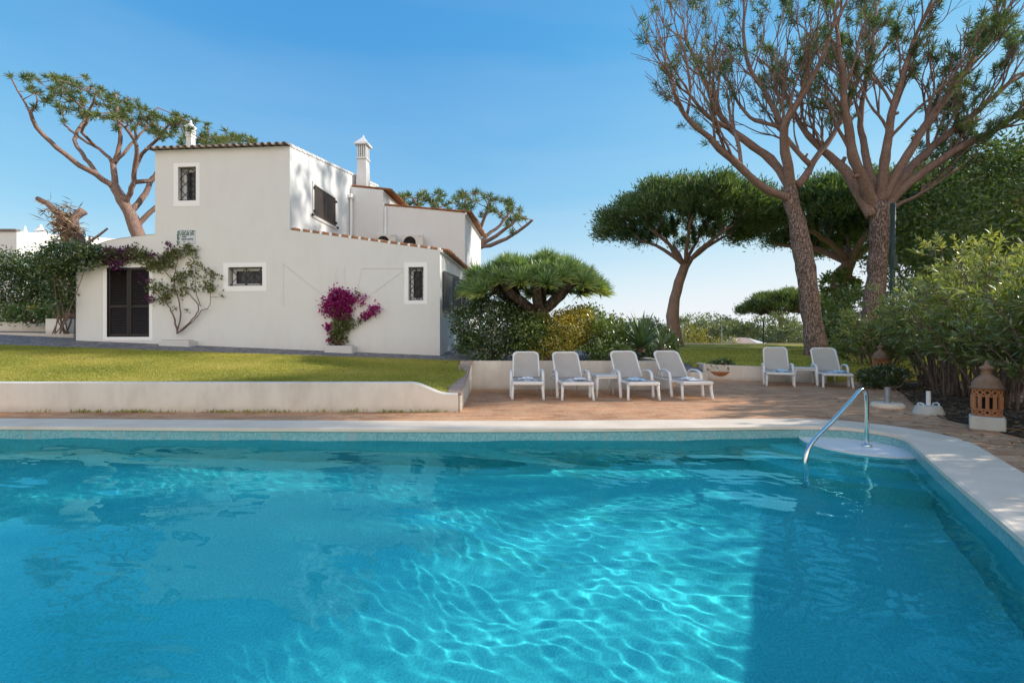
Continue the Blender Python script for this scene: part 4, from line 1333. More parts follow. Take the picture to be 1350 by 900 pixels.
b = B(); b.prism([tuple(P(-60, 0, 15.6)[:2]), tuple(P(30, 0, 16.0)[:2]), tuple(P(62, 0, 16.2)[:2]), tuple(P(62, 0, 16.45)[:2]), tuple(P(-60, 0, 16.0)[:2])], 1.2, [1.85, 1.82, 1.70, 1.70, 1.85]); mk('wall_face', b.geo(), M['lowwall'], t)
t = thing('planter_box', 'square white planter box at the left corner of the villa', 'planter', P(75, 438, 15))
b = B(); q0 = P(60, 438, 15); q1 = P(90, 420, 15); b.prism([(q0[0], 15), (q1[0], 14.9), (q1[0] + .25, 15.9), (q0[0], 15.9)], 1.25, q1[2]); mk('box', b.geo(), M['lowwall'], t)
t = thing('kerb_step', 'pale stone kerb along the raised path left of the villa', 'kerb', P(40, 442, 14.6))
b = B(); q0 = P(-60, 437, 14.9); q1 = P(97, 440, 14.4); b.prism([tuple(q0[:2]), tuple(q1[:2]), tuple(q1[:2] + np.array([0, .4])), tuple(q0[:2] + np.array([0, .6]))], 1.0, [q0[2], q1[2], q1[2], q0[2]]); mk('edge', b.geo(), M['lowwall'], t)
# dead palm stump
t = thing('palm_stump', 'dead lopped tree stump with dry brown fronds above the creeper', 'tree stump', P(100, 400, 15.5))
b = B(); YS = 15.5
for pts, rr in (([(103, 420), (101, 350), (97, 318), (92, 300), (86, 285)], [.36, .34, .32, .28, .2]), ([(88, 296), (75, 279), (62, 268), (50, 262)], [.16, .11, .09, .08]), ([(96, 302), (98, 288), (104, 282), (110, 278)], [.16, .12, .13, .15]), ([(94, 310), (82, 298), (73, 296)], [.14, .11, .1]), ([(112, 322), (128, 312), (142, 301)], [.05, .04, .03]), ([(118, 320), (118, 312)], [.04, .03])):
    b.tube([P(x, y, YS + .1 * k) for k, (x, y) in enumerate(pts)], rr, 9)
mk('trunk', b.geo(), M['bark_limb'], t, smooth=True)
lf = Leafs(); c0_ = np.array([P(x, y, YS) for x, y in ((80, 283), (86, 292), (92, 300), (78, 300), (98, 310), (88, 276), (100, 300), (70, 278), (92, 318))])
n_ = 520; k = rng.integers(0, len(c0_), n_)
lf.add(c0_[k] + rng.normal(size=(n_, 3)) * .15, sphere_pts(n_) * .8 + np.array([-.25, 0, -.35]), rng.uniform(.2, .55, n_), .035, rng.uniform(0, 1, n_))
lf.mesh('dead_frond', M['dead'], t)

# ------------------------------------------------------------------ trees
# leaning pine behind the villa (left)
YL = 19.5
q = lambda pts, d=0.0: [P(x, y, YL + d * k) for k, (x, y) in enumerate(pts)]
sd = [(q([(205, 440), (200, 370), (180, 300), (165, 270), (153, 250)]), [.5, .44, .40, .36, .30], None),
      (q([(153, 250), (125, 228), (95, 213), (70, 190), (47, 170), (40, 148)], -.35), [.20, .18, .16, .14, .12, .10], 0),
      (q([(42, 150), (30, 130), (20, 112), (13, 100)], -.2), [.07, .06, .05, .04], 0),
      (q([(128, 230), (110, 205), (97, 188), (105, 165), (118, 150)], .35), [.15, .13, .12, .10, .08], 0),
      (q([(153, 250), (150, 225), (150, 213), (160, 190), (155, 150), (153, 125)], .1), [.2, .18, .16, .13, .1, .07], 0),
      (q([(150, 215), (130, 195), (105, 182), (85, 165)], .45), [.12, .1, .09, .07], 0),
      (q([(165, 268), (176, 245), (178, 215), (185, 195), (172, 175), (165, 168)], -.3), [.17, .15, .14, .12, .1, .09], 0),
      (q([(172, 280), (190, 260), (200, 235), (225, 215), (255, 200)], .4), [.2, .18, .15, .12, .1], 0),
      (q([(178, 298), (195, 285), (215, 262), (260, 228), (305, 205), (330, 195)], .2), [.18, .16, .14, .12, .09, .07], 0)]
sd = [(a_, [x * .62 for x in r_], c_) for a_, r_, c_ in sd]
sd += [(q([(150, 215), (165, 200), (178, 185), (195, 165)], .3), [.07, .06, .05, .04], 0), (q([(105, 182), (112, 165), (120, 140), (128, 120)], -.3), [.06, .055, .045, .035], 0), (q([(178, 215), (195, 195), (212, 180), (222, 165)], -.3), [.07, .06, .05, .035], 0), (q([(118, 150), (100, 135), (88, 120), (80, 108)], .2), [.055, .045, .04, .03], 0), (q([(172, 175), (185, 160), (198, 150), (208, 142)], .2), [.05, .045, .04, .03], 0)]
sd += [(q([(195, 245), (215, 215), (245, 192), (285, 180), (330, 186)], .25), [.09, .08, .065, .05, .035], 0)]
at = []
poly_l = [(8, 97), (60, 96), (130, 108), (200, 138), (270, 162), (335, 188), (335, 203), (270, 198), (205, 185), (170, 172), (120, 165), (80, 148), (40, 128)]
while len(at) < 640:
    x, y = rng.uniform(0, 350), rng.uniform(85, 215)
    if inpoly(x, y, poly_l):
        if x < 50 and rng.uniform() < .8: continue
        at.append(P(x, y, YL + rng.uniform(-3.0, 3.2)))
while len(at) < 860:
    x, y = rng.uniform(200, 348), rng.uniform(140, 204)
    if inpoly(x, y, [(200, 142), (270, 164), (345, 189), (345, 202), (200, 188)]): at.append(P(x, y, YL + rng.uniform(-1.5, 3.2)))
pine('pine_tree', 'leaning pine with bare crooked limbs and small tufts behind the villa', sd, at, .27, 3.2, .5, .015, 2.3, 55, .28, .030, 'needle_olive', barks=('bark_limb',), spread=1.1, extra=.2, back=.14, upb=.45, jit=.25)

# tree behind the villa (right)
YB = 25.0
q = lambda pts, d=0.0: [P(x, y, YB + d * k) for k, (x, y) in enumerate(pts)]
sd = [(q([(590, 430), (600, 370), (612, 345), (625, 328)]), [.5, .45, .4, .36], None)]
for tgt, d in (([(625, 328), (640, 312), (660, 298), (672, 280)], .3), ([(625, 328), (632, 305), (640, 285), (645, 265)], -.2), ([(622, 330), (618, 310), (615, 290), (612, 268)], .2), ([(618, 335), (600, 310), (585, 290), (575, 268)], .4),
               ([(622, 330), (650, 322), (668, 315), (690, 300), (702, 290)], -.4), ([(615, 338), (580, 310), (555, 285), (545, 262)], -.3), ([(625, 328), (655, 310), (678, 295), (684, 283)], .1)):
    sd.append((q(tgt, d), np.linspace(.12, .06, len(tgt)), 0))
at = []
poly_b = [(515, 260), (545, 252), (600, 250), (650, 255), (690, 276), (706, 288), (704, 300), (690, 298), (672, 298), (640, 288), (600, 282), (560, 280), (520, 272)]
while len(at) < 420:
    x, y = rng.uniform(510, 712), rng.uniform(244, 302)
    if inpoly(x, y, poly_b):
        if x > 690 and rng.uniform() < .6: continue
        at.append(P(x, y, YB + rng.uniform(-3, 3)))
pine('pine_tree', 'thinned pine with tufted ends rising behind the set-back upper storey', sd, at, .33, 3.5, .62, .02, 2.3, 55, .36, .038, 'needle_olive', barks=('bark_limb',), spread=1.1, back=.3, upb=.3, jit=.2, extra=.2)

# two big pines on the far lawn
Y1 = 18.6
def q1(pts, dY=0.0, Y0=Y1): return [P(x, y, Y0 + dY * k) for k, (x, y) in enumerate(pts)]
zt = float(zright(0, Y1))
sd = [(q1([(1078, 476), (1072, 440), (1064, 370), (1058, 330), (1050, 290), (1042, 262), (1040, 245)]), [.54, .37, .35, .37, .31, .27, .25], None),
      (q1([(1042, 264), (1010, 250), (985, 232), (968, 212), (945, 192), (922, 172), (905, 155), (893, 140), (885, 112)], -.25), [.17, .155, .14, .13, .115, .1, .08, .06, .045], 0),
      (q1([(905, 155), (912, 138), (910, 110), (905, 70), (892, 40)], -.1), [.06, .055, .05, .04, .03], 0),
      (q1([(978, 225), (975, 200), (974, 183), (968, 172)], .1), [.08, .075, .07, .065], 0),
      (q1([(1042, 250), (1030, 225), (1012, 205), (985, 188), (965, 172), (945, 150), (935, 125), (926, 100), (908, 60)], .2), [.19, .18, .165, .15, .13, .115, .1, .09, .06], 0),
      (q1([(962, 170), (938, 158), (920, 145), (912, 128)], -.35), [.09, .08, .07, .055], 0),
      (q1([(1042, 252), (1038, 215), (1030, 180), (1028, 168), (1040, 150), (1058, 128), (1072, 105), (1085, 70), (1100, 30)], -.3), [.20, .18, .165, .155, .14, .12, .1, .08, .05], 0),
      (q1([(1028, 168), (1010, 165), (988, 158), (975, 145), (966, 120), (955, 95)], .3), [.08, .075, .065, .06, .05, .04], 0),
      (q1([(1030, 165), (1022, 140), (1005, 118), (990, 100), (984, 70), (980, 30)], .2), [.11, .1, .09, .08, .07, .05], 0),
      (q1([(1050, 245), (1066, 225), (1070, 215), (1085, 195), (1100, 175), (1118, 140), (1135, 100)], .25), [.16, .145, .13, .12, .11, .1, .08], 0),
      (q1([(1068, 217), (1055, 205), (1042, 192), (1036, 180)], .15), [.11, .1, .09, .08], 0)]
limb_pine('pine_tree', 'tall bare-branched pine whose trunk leans, standing behind the far side table', sd, 6, 1.45, 3, 'needle', 'big pines on the far lawn', tn=40, keep=.12, up=.06)
Y2 = 18.3
def q2(pts, dY=0.0): return q1(pts, dY, Y2)
sd = [(q2([(1143, 478), (1148, 440), (1155, 370), (1160, 310), (1157, 280), (1158, 268)]), [.48, .35, .33, .35, .33, .32], None),
      (q2([(1150, 285), (1132, 255), (1118, 228), (1100, 212), (1075, 190), (1055, 165), (1040, 130), (1020, 95)], .3), [.24, .22, .19, .16, .13, .1, .08, .05], 0),
      (q2([(1155, 275), (1138, 240), (1124, 205), (1118, 160), (1112, 110), (1105, 50)], -.3), [.22, .2, .17, .14, .1, .07], 0),
      (q2([(1158, 268), (1148, 235), (1140, 195), (1132, 160), (1140, 110), (1150, 60), (1155, 10)], .4), [.16, .15, .13, .11, .09, .07, .05], 0),
      (q2([(1160, 268), (1162, 235), (1168, 195), (1175, 150), (1190, 100), (1208, 45)], -.2), [.2, .18, .16, .13, .1, .07], 0),
      (q2([(1162, 266), (1178, 235), (1198, 200), (1220, 165), (1250, 125), (1285, 75)], -.15), [.2, .18, .16, .13, .11, .08], 0),
      (q2([(1164, 268), (1185, 238), (1212, 208), (1245, 180), (1285, 150), (1330, 110)], .3), [.2, .185, .165, .14, .12, .09], 0),
      (q2([(1166, 275), (1190, 248), (1222, 222), (1262, 198), (1310, 172), (1360, 142)], .12), [.2, .185, .165, .15, .13, .1], 0),
      (q2([(1168, 282), (1190, 266), (1215, 255), (1240, 238), (1262, 222)], .2), [.09, .075, .06, .045, .03], 0)]
limb_pine('pine_tree', 'tall pine with an upright trunk and fanning limbs, beside the green pole', sd, 9, 1.6, 3, 'needle', 'big pines on the far lawn', tn=46, keep=.32, up=.06, ang=.38)


# umbrella pines
def umbrella(label, trunk, rad_, c, rx, ry, zlo, zhi, n_at, matn, group='umbrella pines in the distance', tn=130, L=.32, W=.06, step=.5, r0=.022, lean=0.0, limbs=7, bark='bark_limb'):
    c = np.array(c, float)
    at = []; lobes = []
    for k in range(46):
        rr = math.sqrt((k + .5) / 46); a = k * 2.39996; lobes.append((rr * math.cos(a) + rng.normal() * .05, rr * math.sin(a) + rng.normal() * .05, math.sqrt(1 - rr * rr * .9) * rng.uniform(.72, 1.03)))
    lobes = np.array(lobes)
    while len(at) < n_at:
        u = rng.uniform(-1, 1, 3)
        rr = u[0] ** 2 + u[1] ** 2
        if rr > 1: continue
        top = math.sqrt(1 - rr * .93)
        lo_ = .12 * (1 - rr)
        zz = lo_ + (top - lo_) * (1 - rng.uniform(0, 1) ** 2.2 * .8)
        p = np.array([c[0] + u[0] * rx, c[1] + u[1] * ry, zlo + (zhi - zlo) * zz + lean * u[0]])
        lb = lobes[np.argmin(np.linalg.norm(lobes - np.array([u[0], u[1], zz]), axis=1))]
        pu = np.array([u[0], u[1], zz]) * .55 + lb * .45
        p = np.array([c[0] + pu[0] * rx, c[1] + pu[1] * ry, zlo + (zhi - zlo) * pu[2] + lean * u[0]])
        at.append(p)
    at_all = np.array(at)
    sd = [(trunk, rad_, None)]
    top_ = np.array(trunk[-1])
    for k in range(limbs):
        a = 2 * PI * (k + rng.uniform(-.3, .3)) / limbs
        e = np.array([c[0] + .55 * rx * math.cos(a), c[1] + .55 * ry * math.sin(a), zlo + (zhi - zlo) * .12])
        mid = top_ * .55 + e * .45 + np.array([0, 0, .3])
        sd.append(([top_, mid, e], [rad_[-1] * .5, rad_[-1] * .4, rad_[-1] * .28], 0))
    def more(lf):
        k = len(at_all); per = 60
        o_ = unit(at_all - (c + np.array([0, 0, zlo - 1.5 - c[2]])))
        pos = np.repeat(at_all, per, 0) + rng.normal(size=(k * per, 3)) * np.array([.36, .36, .22]) * (rx / 5.5)
        d = np.repeat(o_, per, 0) * .9 + sphere_pts(k * per) * .8 + np.array([0, 0, .25])
        lf.add(pos, d, L * rng.uniform(.6, 1.2, k * per), W, np.repeat(rng.uniform(0, 1, k), per) * .6 + rng.uniform(0, .4, k * per))
    return pine('umbrella_pine', label, sd, at, step, 4.5, step * 1.35, r0, 2.3, tn, L, W, matn, group=group, cat='pine tree', spread=1.5, extra=.4, back=.5, barks=(bark,), upb=.35, more=more)


Y3 = 28.0
umbrella('umbrella pine with full flat crown and bent lone trunk above the agave', [P(893, 462, Y3), P(888, 425, Y3), P(885, 405, Y3), P(892, 385, Y3), P(903, 350, Y3)], [.42, .38, .34, .29, .27], (P(902, 0, Y3)[0], Y3, 0), 5.1, 5.2, 7.3, 10.7, 850, 'needle', tn=170)
Y4 = 26.5
umbrella('umbrella pine with dark crown behind the two big trunks, trunk wrapped in ivy', [P(1102, 460, Y4), P(1104, 400, Y4), P(1108, 370, Y4), P(1120, 345, Y4)], [.5, .45, .42, .4], (P(1110, 0, Y4)[0], Y4 + .5, 0), 5.6, 5.5, 6.8, 10.4, 850, 'needle', tn=170)
Y5 = 58.0
umbrella('small distant umbrella pine seen low between the lone trunk and big pines', [P(1034, 462, Y5), P(1032, 430, Y5), P(1028, 412, Y5)], [.5, .42, .36], (P(1034, 0, Y5)[0], Y5, 0), 5.0, 5.0, 4.2, 7.3, 420, 'needle_olive', L=.5, W=.09, step=.6, r0=.05)
umbrella('dim umbrella pine partly hidden behind the oleander hedge and green pole', [P(1215, 470, 29), P(1212, 400, 29), P(1218, 350, 29)], [.5, .45, .4], (P(1215, 0, 29)[0], 29.5, 0), 5.2, 5.5, 6.0, 12.3, 900, 'needle', tn=150)
# ivy around the second umbrella pine's trunk
shrub('ivy', 'ivy climbing the forked trunk of the umbrella pine behind big pines', [ell(1102, 420, Y4 - .2, .8, .8, 1.2), ell(1106, 380, Y4 - .2, .95, .8, 1.0), ell(1100, 450, Y4 - .2, 1.0, .9, .8)], 5000, .22, .14, 'shrub_mid', P(1102, 460, Y4 - .6), cat='ivy', nst=8)
# broad dark trees on the right behind the oleanders
for (px, py, Y, rx, rz, n_, lab) in ((1300, 285, 20, 3.2, 2.6, 14000, 'broad dark evergreen tree rising behind the sunlit oleander tops'), (1420, 268, 16.5, 3.4, 2.6, 10000, 'dark evergreen tree cut by the photo edge with bare drooping branches'), (1245, 330, 23, 2.8, 2.4, 9000, 'loose dark evergreen tree between the green pole and broad tree')):
    t = thing('evergreen_tree', lab, 'tree', P(px, 470, Y), 0, 'dark trees behind the oleanders')
    c = P(px, py, Y)
    lf = Leafs(); cloud(lf, [(c, (rx, rx, rz)), (c + np.array([rx * .6, .5, -.6]), (rx * .7, rx * .7, rz * .7)), (c + np.array([-rx * .55, .3, -.7]), (rx * .65, rx * .7, rz * .65)), (c + np.array([0, 0, rz * .5]), (rx * .6, rx * .6, rz * .75))], n_, .26, .085, .7, 30, upb=.2, shell=(.55, 1.05))
    lf.mesh('crown', M['needle'], t)
    b = B(); base = P(px, 475, Y); base[2] = .3
    b.tube([base, base * .5 + c * .5 + np.array([.15, 0, 0]), c], [.3, .24, .12], 9)
    stems(b, base * .35 + c * .65, [c + sphere_pts(1)[0] * np.array([rx, rx, rz]) * .8 for _ in range(14)], .1, .3)
    mk('trunk', b.geo(), M['bark_limb'], t)

for (x, y, ells, n_, lab) in ((21.5, 14.4, [((21.5, 14.1, 10.4), (2.0, 1.1, 2.2)), ((21.5, 14.0, 11.8), (1.6, 1.1, .9)), ((21.5, 13.5, 13.7), (1.7, 1.7, .8)), ((22.3, 14.3, 8.4), (2.0, 1.1, 1.6))], 15000, 'tall evergreen added out of view to shade the loungers'),
                              (16.2, 8.2, [((16.0, 6.9, 10.35), (1.7, 2.1, 1.15)), ((16.4, 10.6, 12.4), (2.0, 1.8, 1.3)), ((15.4, 8.0, 12.4), (1.6, 2.2, .9))], 15000, 'tall evergreen added out of view to shade the pool')):
    t = thing('evergreen_tree', lab, 'tree', (x, y, 0), 0, 'dark trees behind the oleanders')  # unseen trees, crowns shaped and placed for the shadows they cast
    lf = Leafs(); cloud(lf, ells, n_, .28, .11, .55, 30, upb=.2, shell=(.3, 1.0)); lf.mesh('crown', M['needle'], t)
    b = B(); zc = ells[0][0][2]; b.tube([(x, y, -.1), (x + .2, y, zc * .5), (x, y, zc)], [.26, .22, .12], 9)
    for c, r in ells: stems(b, np.array([x, y, zc * .72]), [np.array(c) + sphere_pts(1)[0] * np.array(r) * .7 for _ in range(6)], .07, .3)
    mk('trunk', b.geo(), M['bark_limb'], t)

# bushes under the pines and beyond
bt = [('dark leafy bush between the two big pine trunks', 1118, 425, 20.8, 1.1, 1.5, 4500, 'shrub_mid'), ('squat dark bush at the foot of the ivy trunk', 1093, 455, 21, .6, .7, 1800, 'shrub_dark'), ('low rounded bush right of the upright pine trunk', 1185, 430, 19.5, 1.3, 1.7, 4500, 'shrub_dark'), ]
for lab, px, py, Y, rx, rz, n_, mt in bt:
    c = P(px, py, Y); shrub('bush', lab, [(c, (rx, rx, rz)), (c + np.array([rx * .5, 0, -rz * .4]), (rx * .8, rx * .8, rz * .6))], n_, .2, .07, mt, (c[0], c[1], .6), group='bushes under the pines', cat='bush', clump=.3)
for lab, px, py, Y, rx, rz, n_, mt in (('large rounded hedge-like bush beyond the far lawn edge', 940, 440, 52, 4.2, 1.5, 7000, 'hedge_far'), ('bright yellow-green shrub beside the lone pine trunk', 913, 446, 36, .95, .95, 1800, 'shrub_yellow'), ('small golden shrub in front of the tiled cottage roof', 958, 454, 38, .8, .4, 900, 'shrub_yellow'),
                                       ('dark scrub bush below the distant small umbrella pine', 1018, 435, 50, 2.6, 1.8, 4500, 'hedge_far'), ('pale scrub bush beside the leaning big pine trunk', 1055, 445, 46, 2.2, 1.2, 3000, 'hedge_far'), ('spiky topped bush behind the rounded far bush', 928, 428, 60, 4.0, 1.3, 4000, 'hedge_far')):
    c = P(px, py, Y); shrub('bush', lab, [(c, (rx, rx * .8, rz)), (c + np.array([rx * .6, 0, -rz * .25]), (rx * .7, rx * .7, rz * .8)), (c + np.array([-rx * .6, 0, -rz * .2]), (rx * .6, rx * .7, rz * .7))], n_, .3 if Y > 40 else .16, .14 if Y > 40 else .08, mt, (c[0], c[1], 0), group='bushes beyond the far lawn', cat='bush', clump=.45, nst=6)
# tiled cottage roof far beyond the lawn
t = thing('cottage', 'low cottage with a pale hipped roof beyond the lawn edge', 'cottage', P(995, 470, 42))
q0 = P(968, 459, 42); q1_ = P(1020, 459, 42); zr = P(0, 449, 42)[2]; zb = P(0, 459, 42)[2]
b = B(); b.bbox((q0[0] + .2, 42, -.05), (q1_[0] - .2, 46, zb)); mk('wall', b.geo(), M['neigh'], t)
b = B(); b.add(np.array([(q0[0], 41.7, zb), (q1_[0], 41.7, zb), (q1_[0], 46.3, zb), (q0[0], 46.3, zb), (q0[0] + .9, 44, zr + .3), (q1_[0] - 1.5, 44, zr + .3)]), [[0, 1, 5, 4], [2, 3, 4, 5]], [[3, 0, 4]]); mk('roof', b.geo(), noisy('pale_roof', (.44, .31, .25), (.54, .40, .33), 1.5, .9, 0), t)
b = B(); b.add(np.array([(q1_[0] - .9, 41.65, zb), (q1_[0] + 1.0, 41.8, zb), (q1_[0] + .9, 46.3, zb), (q1_[0] - 1.45, 43.9, zr + .28)]), [], [[0, 1, 3], [1, 2, 3]]); mk('gable', b.geo(), M['neigh'], t)
t = thing('far_house', 'distant flat blue-grey roofed house just above the shrubs', 'house', P(792, 470, 70))
b = B(); q0 = P(783, 421, 70); q1_ = P(801, 421, 70); b.bbox((q0[0], 70, 0), (q1_[0], 76, q0[2] - .4)); mk('wall', b.geo(), M['neigh'], t)
b = B(); b.bbox((q0[0] - .4, 69.6, q0[2] - .4), (q1_[0] + .4, 76.4, q0[2])); mk('roof', b.geo(), M['grey_metal'], t)
# far treeline
lf = Leafs()
els = []
for a in np.linspace(-62, 58, 60):
    d_ = 150 + rng.uniform(-15, 15); h_ = rng.uniform(2.6, 5.5)
    els.append((np.array([d_ * math.sin(R(a)), d_ * math.cos(R(a)), 0]), (rng.uniform(6, 11), 6, h_)))
cloud(lf, els, 16000, 1.3, .8, 1.6, 20, zmin=0)
tag(lf.mesh('treeline', M['hedge_far'], None), 'hazy far-off belt of trees along the horizon', 'trees', kind='stuff')

# fence posts and the tall green pole
for px, y0, y1, r_, mt, lab in ((900, 428, 460, .035, 'wire', 'thin pale fence post next to the lone pine trunk'), (951.5, 428, 460, .03, 'wire', 'thin pale fence post in front of the rounded far bush'), (1006.5, 424, 460, .06, 'pole_green', 'dark green fence post in front of the cottage roof')):
    b = B(); p0, p1 = P(px, y1, 32.2), P(px, y0, 32.2); b.tube([(p0[0], 32.2, -.05), p0, p1], r_, 8); b.lathe([(r_ * 1.3, 0), (r_ * 1.3, .05), (0, .08)], p1, 8)
    tag(mk('fence_post', b.geo(), M[mt], None, origin=(p0[0], 32.2, 0)), lab, 'fence post', 'fence posts along the far lawn edge')
t = thing('green_pole', 'tall thin dark green pole beside the upright pine trunk', 'pole', P(1177, 475, 17.0))
b = B(); b.tube([P(1176, 480, 17), P(1177.5, 268, 17)], .085, 12); mk('shaft', b.geo(), M['pole_green'], t, smooth=True)
b = B(); b.box(P(1178.5, 345, 16.95), (.16, .16, .5)); mk('junction_box', b.geo(), M['pole_green'], t)

# dragon tree
YD = 12.4
dt = thing('dragon_tree', 'wide dragon tree with spiky rosettes on thick forked branches', 'dragon tree', P(712, 440, YD))
base = P(712, 440, YD)
fork = P(710, 412, YD)
cD = np.array([P(703, 0, YD)[0], YD + .1, 2.02])
tips = []
n_ro = 58
for k in range(n_ro):
    g_ = (k + .5) / n_ro
    rr = math.sqrt(g_); a = k * 2.39996
    x = rr * math.cos(a); y = rr * math.sin(a)
    z = cD[2] + 1.12 * math.sqrt(max(0, 1 - rr * rr * .86)) * 1.0 + rng.normal() * .08
    tips.append(np.array([cD[0] + x * 1.85, cD[1] + y * 1.7, z]))
tips = np.array(tips)
sd = [([base, base * .5 + fork * .5, fork], [.34, .30, .30], None)]
for k in range(7):
    a = 2 * PI * k / 7 + .3
    e = cD + np.array([.85 * math.cos(a), .8 * math.sin(a), .42]); sd.append(([fork, fork * .55 + e * .45 + np.array([0, 0, -.08]), e], [.16, .14, .12], 0))
pos, par_, rad_ = colonize(sd, tips, .16, 3.0, .18, 60, (0, 0, .1), .08)
pos, r_, ch = pipe(pos, par_, rad_, .055, 2.4)
mk('trunk', skeleton_mesh(pos, par_, r_, ch, 9, 7), M['bark_grey'], dt, smooth=True)
lf = Leafs()
for c in tips:
    out_ = unit(c - (cD - np.array([0, 0, .6])))
    n_ = 240
    d = sphere_pts(n_) + out_ * .75 + np.array([0, 0, .12])
    ud = unit(d); d = d[((ud @ out_) > -.08) & (ud[:, 2] > -.42)]; n_ = len(d)
    L = rng.uniform(.36, .54, n_)
    low_ = (unit(d)[:, 2] < -.05)
    lf.add(np.repeat(c[None], n_, 0) + rng.normal(size=(n_, 3)) * .025, d, L, .038, np.where(low_, rng.uniform(.7, 1, n_), rng.uniform(0, .85, n_)), up=np.array([0, 0, 1.0]), droop=.07)
lf.mesh('crown', M['dragon'], dt)

# planter shrubs
zb = .62
shrub('hedge', 'dark glossy rounded shrub under the dragon tree beside the wing corner', [ell(650, 432, 12.2, .85, .8, .62), ell(628, 425, 12.4, .62, .7, .60), ell(680, 440, 12.0, .6, .6, .52), ell(655, 408, 12.6, .7, .7, .35), ell(640, 455, 11.9, .75, .5, .35)], 14000, .085, .045, 'shrub_dark', P(650, 472, 12.3), cat='shrub', nst=16, clump=.16, zmin=.6)
shrub('hedge', 'mid green shrub blending into the yellow one in the planter', [ell(700, 440, 11.8, .5, .5, .5), ell(715, 448, 11.75, .4, .4, .4)], 5000, .08, .045, 'shrub_mid', P(700, 472, 11.9), cat='shrub', nst=10, clump=.15, zmin=.6)
shrub('hedge', 'bright yellow-leaved shrub behind the second sun lounger', [ell(738, 440, 12.0, .62, .6, .52), ell(760, 432, 12.3, .5, .5, .5), ell(728, 458, 11.6, .5, .35, .28)], 9000, .075, .045, 'shrub_yellow', P(740, 472, 12), cat='shrub', nst=12, clump=.15, zmin=.6)
shrub('hedge', 'tall loose green and yellow shrub behind the side table', [ell(790, 445, 12.2, .5, .5, .5), ell(772, 425, 13, .6, .5, .45), ell(808, 440, 12.6, .4, .4, .42)], 6000, .09, .045, 'shrub_mid', P(790, 472, 12.3), cat='shrub', nst=12, clump=.16, zmin=.6)
shrub('low_plant', 'low fleshy green plant spilling over the planter edge behind the table', [ell(808, 462, 11.5, .35, .2, .16), ell(790, 464, 11.45, .25, .16, .12)], 420, .16, .06, 'shrub_mid', P(805, 472, 11.5), cat='plant', nst=6, clump=.12, zmin=.6)
shrub('low_plant', 'low golden plant peeping over the planter edge between two loungers', [ell(722, 470, 11.35, .4, .14, .12)], 420, .08, .045, 'shrub_yellow', P(722, 474, 11.35), cat='plant', nst=6, clump=.1, zmin=.6)
shrub('hedge', 'dark clipped dome shrub behind the agave', [ell(848, 450, 14.0, .85, .8, .66), ell(872, 455, 14.2, .5, .6, .5)], 8000, .09, .04, 'shrub_dark', P(850, 475, 14), cat='shrub', nst=10, clump=.14, zmin=.6)


def sword(b, base, d, L, W, curve, nseg=5, thick=.25, shape=(.55, 1.0, .9, .62, .3, 0.0)):
    d = unit(np.array(d, float)); up_ = np.array([0, 0, 1.0]); s_ = unit(np.cross(d, up_)); nrm = np.cross(s_, d)
    V = []
    for k in range(nseg + 1):
        t = k / nseg; c = base + d * L * t + nrm * (-curve * L * t * t)
        w_ = W * shape[k] / 2 if k < len(shape) else 0
        V += [c + s_ * w_ + nrm * w_ * thick, c, c - s_ * w_ + nrm * w_ * thick]
    q = []
    for k in range(nseg):
        o = k * 3; q += [[o, o + 1, o + 4, o + 3], [o + 1, o + 2, o + 5, o + 4]]
    b.add(np.array(V), q)


def agave(label, c, n, L, W):
    t = thing('agave', label, 'agave', c, 0, 'agaves in the planter'); b = B()
    for k in range(n):
        g_ = (k + .5) / n; el = R(82) - g_ * R(66); a = k * 2.39996
        sword(b, np.array(c) + np.array([0, 0, .05 + .18 * (1 - g_)]), (math.cos(a) * math.cos(el), math.sin(a) * math.cos(el), math.sin(el)), L * rng.uniform(.85, 1.1), W, .06 + .22 * g_)
    v, f = b.geo(); mk('leaf', (v, f), M['agave'], t, attr=np.repeat(rng.uniform(0, 1, len(v) // 18 + 1), 18)[:len(v)], smooth=True)
    b = B(); b.lathe([(.1, 0), (.12, .12), (.08, .3), (0, .36)], c, 10); mk('stem', b.geo(), M['twig'], t)


agave('large grey-green agave rosette behind the third sun lounger', P(845, 464, 12.2), 46, .92, .15)
agave('small light green agave rosette at the planter end behind the fourth lounger', P(872, 466, 12.6), 22, .55, .10)

# oleander bushes
OL = [(11.2, 14.0, 2.5, 1.2, 'oleander bush behind the dark low shrub, nearest the pine trunk', 44), (10.9, 11.7, 3.1, 1.2, 'tall oleander bush with paler leaves behind the grey parasol base', 50), (9.7, 9.8, 3.45, 1.5, 'tallest oleander bush with sunlit yellow-green top behind the white parasol base', 60),
      (8.9, 8.1, 3.05, 1.45, 'oleander bush with bare grey stems between parasol base and big lantern', 56), (8.2, 6.5, 2.75, 1.3, 'oleander bush directly behind the big terracotta lantern', 56), (7.5, 4.7, 2.75, 1.2, 'oleander bush at the photo edge beside the big lantern', 50), (6.5, 3.2, 1.85, 1.1, 'low oleander bush added out of view to shade the pool coping', 60), (11.8, 10.6, 3.5, 1.6, 'oleander bush in the back row, only its bright top showing', 40), (10.9, 8.4, 3.4, 1.6, 'oleander bush in the back row beside the photo edge', 40)]  # the low bush is unseen, added to shadow the coping and pool edge
